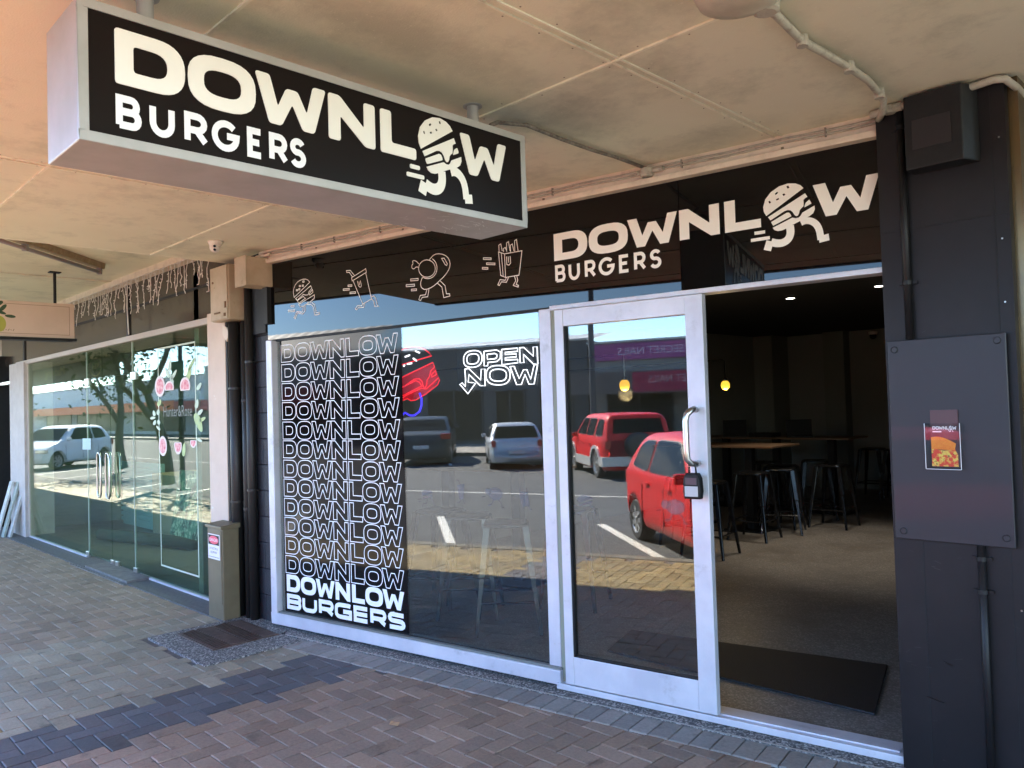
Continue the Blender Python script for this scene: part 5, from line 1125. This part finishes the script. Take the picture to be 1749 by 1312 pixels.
def car(nm, label, cat, loc, head, prof, cabin, hw, belt, wr, wx, pmat, cladding=None, spare=False, lights='tall', wins=None, inset=.17, rails=False, zs=1.0):
    """prof: lower-body side outline incl. bonnet/boot up to belt; cabin: greenhouse outline"""
    t = thing(nm, (0, 0, 0), label, "car")
    zb = .24
    # one rounded shell: silhouette top line, plan taper, tumblehome and rolled edges
    sil = [p for p in prof if p[0] < cabin[0][0]+.02 or p[0] > cabin[-1][0]-.02]
    sil = [p for p in prof if p[0] <= cabin[0][0]]+list(cabin)+[p for p in prof if p[0] >= cabin[-1][0]]
    sil = sorted(smooth(sil, 2, False), key=lambda p: p[0]); zr = max(p[1] for p in sil)
    xr, xf = sil[0][0], sil[-1][0]
    def ztop(x):
        x = min(max(x, xr), xf)
        for (xa, za), (xb, zb_) in zip(sil, sil[1:]):
            if xa <= x <= xb: return za+(zb_-za)*(x-xa)/max(1e-6, xb-xa)
        return sil[-1][1]
    def width(x, z):
        e = abs((x-(xr+xf)/2)/((xf-xr)/2)); wv = hw*(1-.05*e**3-.13*max(0, e-.86)**1.6/.14**1.6)
        if z < .50: wv -= (.50-z)**1.5*.30
        wv -= .025*math.exp(-((z-(belt-.13))/.05)**2)*0.35
        if z > belt-.04: wv -= (z-belt+.04)/(zr-belt)*inset
        return wv
    def side(x, z):
        zt = ztop(x); r = .16 if zt > belt+.1 else .10; wv = width(x, z)
        if z > zt-r: wv -= r*.9*(1-math.sqrt(max(0, 1-((z-zt+r)/r)**2)))
        return wv
    cw = lambda x, z: side(x, z)
    xs = sorted(set([round(p[0], 4) for p in sil]+[round(xr+(xf-xr)*i/34, 4) for i in range(35)]))
    def arch_cut(x):                                        # underside lifted over the wheels
        zl = .24
        for xc in wx:
            dx2 = (wr+.055)**2-(x-xc)**2
            if dx2 > 0: zl = max(zl, wr+math.sqrt(dx2))
        return zl
    for xc in wx: xs += [round(xc+(wr+.055)*cos(pi*i/14)*.9995, 4) for i in range(15)]
    xs = sorted(set(xs)); rings = []; NZ = 22
    for x in xs:
        zt = ztop(x); zl = min(arch_cut(x), zt-.02); half = []
        for k in range(NZ):
            u = k/(NZ-1); z = zl+(zt-zl)*(1-(1-u)**1.8); half.append(Vector((x, side(x, min(z, zt-.0005)), z)))
        top = [Vector((x, half[-1].y*q, zt+.012*(1-q*q))) for q in (.6, .2, -.2, -.6)]
        rings.append(half+top+[Vector((p.x, -p.y, p.z)) for p in reversed(half)])
    g = MB(); g.loft(rings); body = g.build("body", pmat, t, world=False, smooth=True)
    g = MB()
    for xc in wx:
        g.box(xc-wr-.02, xc+wr+.02, -hw+.14, hw-.14, .26, wr*2+.02)
    g.build("wheel_well", M_BLACK, t, world=False)
    for sgn in (-1, 1):
        for wpoly in wins:
            g = MB(); pts = rounded(wpoly, .06); xa, xb = min(p[0] for p in pts), max(p[0] for p in pts)
            g.poly([pts], lambda a_, b_, c: Vector((a_, sgn*(side(a_, b_)+.012+c), b_)), 0); g.build("side_window", M_CGL, t, world=False)
            g = MB(); g.ribbon(pts, .022, lambda a_, b_, c: Vector((a_, sgn*(side(a_, b_)+.010), b_)), closed=True); g.build("window_seal", M_DPL, t, world=False)
    for nm2, (p0, p1) in (("rear_window", (cabin[0], cabin[1])), ("windscreen", (cabin[-2], cabin[-1]))):
        xa, xb = sorted((p0[0], p1[0])); xa, xb = xa+(xb-xa)*.10, xb-(xb-xa)*.10
        if xb-xa < .25: xa, xb = min(p0[0], p1[0])+.03, max(p0[0], p1[0])-.0
        R_ = []
        for i in range(9):
            x = xa+(xb-xa)*i/8; z = ztop(x); wv = width(x, z)-.10; R_.append([Vector((x, wv*q, z+.022*(1 if abs(q) < .9 else .6))) for q in (-1, -.6, -.2, .2, .6, 1)])
        sgx = -1 if nm2 == "rear_window" else 1
        g = MB()
        for i in range(8):
            for k in range(5): g.add([R_[i][k], R_[i][k+1], R_[i+1][k+1], R_[i+1][k]], [(0, 1, 2, 3)])
        for i in range(len(g.v)): g.v[i] = g.v[i]+Vector((sgx*.012, 0, 0))
        g.build(nm2, M_CGL, t, world=False, smooth=True)
    for xx in wx:
        for sgn in (-1, 1):
            g1, g2 = MB(), MB(); wheel(g1, g2, xx, sgn*(hw-.12), wr, .19, sgn); wh_ = g1.build("wheel", M_TYRE, t, world=False, smooth=False); g2.build("rim", M_RIM, wh_, world=False)
    g = MB(); rx = prof[0][0]; g.box(rx+.1, prof[-1][0]-.1, -hw+.12, hw-.12, .2, .4); g.build("underbody", M_DPL, t, world=False)
    for sgn in (-1, 1):
        g = MB()
        if lights == 'tall': g.box(rx-.012, rx+.12, (hw*.9-.12) if sgn > 0 else -hw*.9-.004, (hw*.9+.004) if sgn > 0 else -hw*.9+.12, belt-.22, belt-.02)
        else: g.box(rx-.012, rx+.16, (hw-.30) if sgn > 0 else -hw+.01, (hw-.01) if sgn > 0 else -hw+.30, belt-.22, belt-.06)
        g.build("tail_lamp", M_LRED, t, world=False, bevel=.01)
        g = MB(); fx = prof[-1][0]; g.box(fx-.22, fx-.01, (hw-.42) if sgn > 0 else -hw+.05, (hw-.05) if sgn > 0 else -hw+.42, .58, .72); g.build("headlight", M_CHROME, t, world=False, bevel=.02)
        g = MB(); mx_ = cabin[-1][0]-.38; g.box(mx_, mx_+.07, (hw-.02) if sgn > 0 else -hw-.13, (hw+.13) if sgn > 0 else -hw+.02, belt+.01, belt+.13); g.build("door_mirror", pmat, t, world=False, bevel=.02)
        g = MB()
        for xx in (wx[0]+.55, wx[0]+1.30): g.box(xx-.08, xx+.08, sgn*(width(0, belt-.1)) if sgn > 0 else -width(0, belt-.1)-.025, sgn*(width(0, belt-.1)+.025) if sgn > 0 else -width(0, belt-.1), belt-.13, belt-.10)
        g.build("door_handle", pmat, t, world=False)
        g = MB()
        for xx in (wx[0]+.36, wx[0]+1.12, wx[0]+1.95): g.box(xx-.004, xx+.004, (hw-.01) if sgn > 0 else -hw-.0015, (hw+.0015) if sgn > 0 else -hw+.01, .34, belt-.14)
        g.build("door_shut_line", M_BLACK, t, world=False)
    g = MB(); g.box(rx-.025, rx+.02, -.24, .24, .50, .61); g.build("number_plate", M_PLATE, t, world=False)
    if cladding:
        g = MB(); fx = prof[-1][0]
        g.box(rx-.06, rx+.30, -hw-.01, hw+.01, .34, .58); g.box(fx-.3, fx+.05, -hw-.01, hw+.01, .34, .58)
        for sgn in (-1, 1):
            y0_, y1_ = sorted((sgn*(hw-.04), sgn*(hw+.012))); g.box(wx[0]+wr+.06, wx[1]-wr-.06, y0_, y1_, .28, .52)
            for xc in wx:
                for i in range(10):
                    a1, a2 = pi*i/10, pi*(i+1)/10; r1, r2 = wr+.05, wr+.13
                    q = [(xc+r*cos(a_), wr+r*sin(a_)) for r, a_ in ((r1, a1), (r2, a1), (r2, a2), (r1, a2))]; yy = sgn*(hw+.014)
                    g.add([Vector((a_, yy, b_)) for a_, b_ in q]+[Vector((a_, yy-sgn*.06, b_)) for a_, b_ in q], [(0, 1, 2, 3), (0, 1, 5, 4), (1, 2, 6, 5), (3, 0, 4, 7)])
        g.build("bumper_cladding", cladding, t, world=False)
    if spare:
        g = MB(); R = [[Vector((rx-.06-h_, -.05+q*cos(2*pi*k/24), .86+q*sin(2*pi*k/24))) for k in range(24)] for q, h_ in ((.28, 0), (.33, .04), (.33, .16), (.28, .20), (.20, .205))]; g.loft(R); g.build("spare_wheel_cover", mat("cover_black", (.02, .02, .022), .35), t, world=False)
    if rails:
        for sgn in (-1, 1):
            g = MB(); y_ = sgn*(hw-.045-inset-.02); g.tube([(cabin[1][0]+.1, y_, zt), (cabin[1][0]+.2, y_, zt+.05), (cabin[-2][0]-.2, y_, zt+.05), (cabin[-2][0]-.05, y_, zt)], .018, 8); g.build("roof_rail", M_CHROME, t, world=False)
    t.location = loc; t.rotation_euler.z = head; t.scale = (1, 1, zs) if zs > .86 else (.90, .90, zs); return t
RED = paint("red_paint", (.62, .012, .012))
h1 = math.atan2(.823, .567)
hatch_prof = [(-1.70, .42), (-1.72, .60), (-1.66, .90), (-1.60, .97), (.95, .93), (1.35, .86), (1.70, .68), (1.74, .45)]
hatch_cab = [(-1.62, .93), (-1.30, 1.44), (-1.0, 1.49), (.05, 1.49), (.30, 1.44), (1.05, .93)]
hatch_win = [[(-1.25, 1.04), (-1.12, 1.30), (-.95, 1.38), (-.62, 1.39), (-.62, 1.00)], [(-.54, 1.00), (-.54, 1.40), (.08, 1.40), (.20, 1.38), (.62, 1.02)]]
car("red_hatchback", "bright red small hatchback parked at an angle, mirrored in the sliding door glass", "car", (-2.95, -1.62, ROADZ), h1, hatch_prof, hatch_cab, .80, .95, .28, (-1.15, 1.15), RED, wins=hatch_win, zs=.89)
suv_prof = [(-1.90, .45), (-1.92, .70), (-1.90, 1.02), (.95, 1.00), (1.75, .94), (1.92, .78), (1.94, .45)]
suv_cab = [(-1.90, 1.0), (-1.78, 1.58), (-1.6, 1.66), (.15, 1.66), (.42, 1.60), (1.0, 1.0)]
suv_win = [[(-1.70, 1.10), (-1.60, 1.50), (-1.18, 1.52), (-1.15, 1.10)], [(-1.02, 1.10), (-1.02, 1.53), (-.35, 1.54), (-.35, 1.10)], [(-.25, 1.10), (-.25, 1.54), (.22, 1.54), (.64, 1.12)]]
h2 = math.atan2(-.83, -.557)
car("red_off_road_car", "red four wheel drive with silver cladding and rear spare wheel, mirrored in the door glass", "car", (-7.55, -11.2, ROADZ), h2, suv_prof, suv_cab, .86, 1.0, .36, (-1.20, 1.22), RED, cladding=paint("silver_cladding", (.55, .54, .52), .3), spare=True, wins=suv_win, rails=True, zs=.88)
sil_prof = [(-1.80, .42), (-1.82, .62), (-1.76, .92), (-1.6, .96), (.95, .93), (1.45, .84), (1.78, .66), (1.82, .42)]
sil_cab = [(-1.68, .93), (-1.38, 1.40), (-1.1, 1.47), (.0, 1.47), (.28, 1.42), (1.05, .93)]
h3 = math.atan2(-.86, -.51)
car("silver_hatchback", "silver hatchback parked across the road, mirrored in the shop window", "car", (-11.35, -12.9, ROADZ), h3, sil_prof, sil_cab, .83, .95, .30, (-1.2, 1.2), paint("silver_paint", (.52, .53, .54), .5), wins=hatch_win, zs=.84)
sed_prof = [(-2.25, .42), (-2.28, .70), (-2.2, .95), (-1.6, 1.0), (1.0, .96), (1.8, .86), (2.2, .68), (2.25, .42)]
sed_cab = [(-1.75, .97), (-1.05, 1.40), (-.7, 1.45), (.1, 1.45), (.4, 1.40), (1.2, .95)]
sed_win = [[(-1.05, 1.04), (-.85, 1.32), (-.35, 1.37), (-.35, 1.04)], [(-.25, 1.04), (-.25, 1.37), (.15, 1.36), (.75, 1.04)]]
car("dark_sedan", "dark blue grey sedan parked across the road, mirrored beside the poster", "car", (-15.2, -14.4, ROADZ), h3+.05, sed_prof, sed_cab, .90, 1.0, .33, (-1.4, 1.4), paint("dark_paint", (.035, .045, .055), .3), wins=sed_win, lights='wide')
car("white_hatchback", "white car parked at the kerb, mirrored in the green glass", "car", (-31.5, -2.6, ROADZ), h1, hatch_prof, hatch_cab, .85, .95, .30, (-1.15, 1.15), paint("white_paint", (.8, .8, .8)), wins=hatch_win)

# ================================================================ BUILDINGS ACROSS THE ROAD
BY = -22.0
def facade(nm, label, x0, x1, h_, wallc, can=None, cfas=None, openings=(), roof=None, ybk=-32):
    t = thing(nm, ((x0+x1)/2, BY, 0), label, "building")
    g = MB(); g.box(x0, x1, ybk, BY, 0, h_); g.build("wall", mat(nm+"_wall", wallc, .7, col2=tuple(v*.85 for v in wallc), scale=2), t)
    g = MB(); g.box(x0-.05, x1+.05, BY-.02, BY+.06, h_, h_+.08); g.build("parapet_cap", mat("cap", (.4, .4, .38), .6), t)
    for a_, b_, z0_, z1_ in openings:
        g = MB(); g.box(a_, b_, BY+.0, BY+.02, z0_, z1_); o = g.build("shop_window", mat("far_dark_glass", (.010, .011, .012), .35, spec=.2), t)
        g = MB(); 
        for xx in (a_, (a_+b_)/2-.03, b_-.06): g.box(xx, xx+.06, BY+.02, BY+.05, z0_, z1_)
        g.box(a_, b_, BY+.02, BY+.05, z1_-.06, z1_); g.build("frame", mat("far_frame", (.06, .06, .065), .5), o)
    if can:
        z0_, z1_, yo = can
        g = MB(); g.box(x0, x1, BY, yo, z1_-.1, z1_); g.build("canopy_roof", mat("far_canopy", (.3, .29, .28), .7), t)
        g = MB(); g.box(x0, x1, yo, yo+.06, z0_, z1_); g.build("canopy_fascia", mat(nm+"_fas", cfas, .5), t)
    if roof:
        g = MB(); k = int((x1-x0)/.35); vs = []; fs = []
        for i in range(k+1):
            x = x0+(x1-x0)*i/k; dz = .03 if i % 2 else 0; vs += [(x, BY-.3, h_+roof[0]+dz), (x, BY-3.5, h_+roof[1]+dz)]
        for i in range(k): fs.append((2*i, 2*i+2, 2*i+3, 2*i+1))
        g.add(vs, fs); g.build("corrugated_roof", mat("pale_corrugated", (.55, .55, .52), .5, .2), t)
    return t
b1 = facade("dark_shop_row", "low dark grey building with pale corrugated roof across the road", -24, -12.35, 4.15, (.065, .070, .075), openings=[(-23.2, -20.6, 0.2, 2.4), (-20.0, -17.2, .2, 2.4), (-16.6, -15.2, .1, 2.3), (-14.6, -13, .3, 2.3)], roof=(-.02, .55))
b2 = facade("nail_salon_building", "grey building across the road with a purple sign and red canopy sign", -12.3, -4.5, 3.95, (.20, .19, .18), can=(1.92, 2.70, -19.2), cfas=(.10, .085, .08), openings=[(-11.6, -8.9, .2, 2.0), (-8.3, -5.4, .2, 2.0)], roof=(-.02, .35))
b3 = facade("cream_corner_shop", "cream shop across the road with a white canopy", -4.4, 9, 4.2, (.45, .42, .36), can=(2.5, 3.0, -19.5), cfas=(.6, .6, .58), openings=[(-3.8, -.5, .3, 2.3), (0.3, 4, .3, 2.3)])
b4 = facade("red_trim_shop", "pale shop across the road with a red canopy fascia", -42, -24.1, 4.4, (.40, .42, .40), can=(2.0, 2.75, -19.5), cfas=(.48, .05, .06), openings=[(-40, -36, .3, 2.3), (-35, -31, .3, 2.3), (-30, -25, .3, 2.3)], roof=(0, 1.5))
b5 = facade("white_ribbed_building", "tall white ribbed building across the road with red fascia", -64, -42.1, 5.6, (.62, .64, .60), can=(2.0, 2.8, -19.5), cfas=(.42, .05, .07), openings=[(-62, -54, .3, 2.4), (-53, -44, .3, 2.4)], roof=(0, 2.2))
g = MB()
for k in range(36): g.box(-64, -42.1, BY+.005, BY+.04, 2.9+k*.075, 2.935+k*.075)
g.build("wall_batten", mat("rib_white", (.7, .72, .68), .6), b5)
b6 = facade("white_orange_band_building", "long white building across the road with an orange band", -118, -64.1, 5.0, (.72, .74, .74), can=(2.1, 2.9, -19.5), cfas=(.75, .16, .04), openings=[(-110, -100, .3, 2.4), (-98, -84, .3, 2.4), (-80, -68, .3, 2.4)])
# nail shop signs
fx = lambda y, x_: (lambda a_, b_, c: Vector((2*x_-a_, y, b_)))
g = MB(); g.box(-12.0, -5.0, BY+.061, BY+.10, 3.26, 3.90); g.build("upper_sign_board", mat("purple_sign", (.22, .05, .16), .5), b2)
g = MB(); text_mb(g, "SECRET NAILS", fx(BY+.103, -9.75), .30, -9.75, 3.45, 'CENTER', 1.0); g.build("upper_lettering", mat("sign_lilac", (.42, .34, .42), .5), b2)
g = MB(); g.box(-9.6, -5.2, -19.139, -19.11, 1.97, 2.66); g.build("canopy_sign_board", mat("crimson_sign", (.26, .02, .05), .5), b2)
g = MB(); text_mb(g, "SECRET NAILS", fx(-19.105, -8.0), .26, -8.0, 2.28, 'CENTER', .92); g.build("canopy_lettering", mat("sign_pink", (.42, .26, .26), .5), b2)
# street pole
def pole(x, y, h_, lb, r=.06):
    t = thing("street_pole", (x, y, 0), lb, "pole"); g = MB(); g.tube([(x, y, 0), (x, y, h_)], r, 12, r2=r*.75); g.build("shaft", mat("pole_dark", (.05, .05, .055), .5), t)
    g = MB(); g.box(x-.12, x+.12, y-.12, y+.12, 0, .03); g.build("base_plate", mat("pole_dark", (.05, .05, .055), .5), t); return t
pole(-10.75, -18.2, 8.0, "tall dark street pole across the road, mirrored in the door glass", .11)
pole(-17.2, -1.1, 3.4, "slim grey sign pole at the kerb beyond the canopy")
g = MB(); g.box(-17.5, -16.9, -1.05, -1.03, 2.2, 2.8); tag(g.build("green_street_plate", mat("plate_green", (.05, .35, .25), .5)), "small green plate fixed to the slim kerb pole", "sign")

# trees at the kerb, mirrored in the neighbour's glass
def tree(x, y, lb, seed, h_=6.5):
    rg = random.Random(seed); t = thing("street_tree", (x, y, 0), lb, "tree", "kerbside trees"); g = MB(); tips = []
    def limb(p, d, l, r, dep):
        pts = [p.copy()]; q = p.copy(); dd = d.copy(); n = 5
        for k in range(n):
            dd = (dd+Vector((rg.uniform(-.13, .13), rg.uniform(-.13, .13), rg.uniform(-.03, .10)))).normalized(); q = q+dd*l/n; pts.append(q.copy())
        g.tube(pts, r, 8, r2=r*.55)
        if dep == 0: tips.append(q); return
        for k in range(3 if dep > 1 else 3):
            a_ = rg.uniform(0, 2*pi); nd = (dd+Vector((cos(a_), sin(a_), .25))*.75).normalized(); limb(q if k else pts[3], nd, l*.68, r*.55, dep-1)
            tips.append(q)
    limb(Vector((x, y, 0)), Vector((.05, .05, 1)), h_*.34, .16, 3); g.build("trunk", mat("bark", (.10, .085, .065), .9, col2=(.16, .14, .11), scale=12, bump=.6, bscale=20), t, smooth=True)
    g = MB()
    for k in range(1300):
        c = rg.choice(tips); p = c+Vector((rg.gauss(0, .5), rg.gauss(0, .5), rg.gauss(0, .38))); a_ = Vector((rg.gauss(0, 1), rg.gauss(0, 1), rg.gauss(0, 1))).normalized(); b_ = a_.orthogonal().normalized()*rg.uniform(.03, .055); a_ = a_*rg.uniform(.05, .09)
        g.add([p-a_, p+b_, p+a_, p-b_], [(0, 1, 2, 3)])
    g.build("crown", mat("foliage", (.06, .10, .03), .6, col2=(.11, .15, .04), scale=3), t)
tree(-19.0, -1.5, "kerbside tree nearest the shops, mirrored in the green glass", 3); tree(-26.5, -3.0, "kerbside tree farther left along the street", 8, 7); tree(-38, -2.5, "most distant kerbside tree along the street", 11, 7)
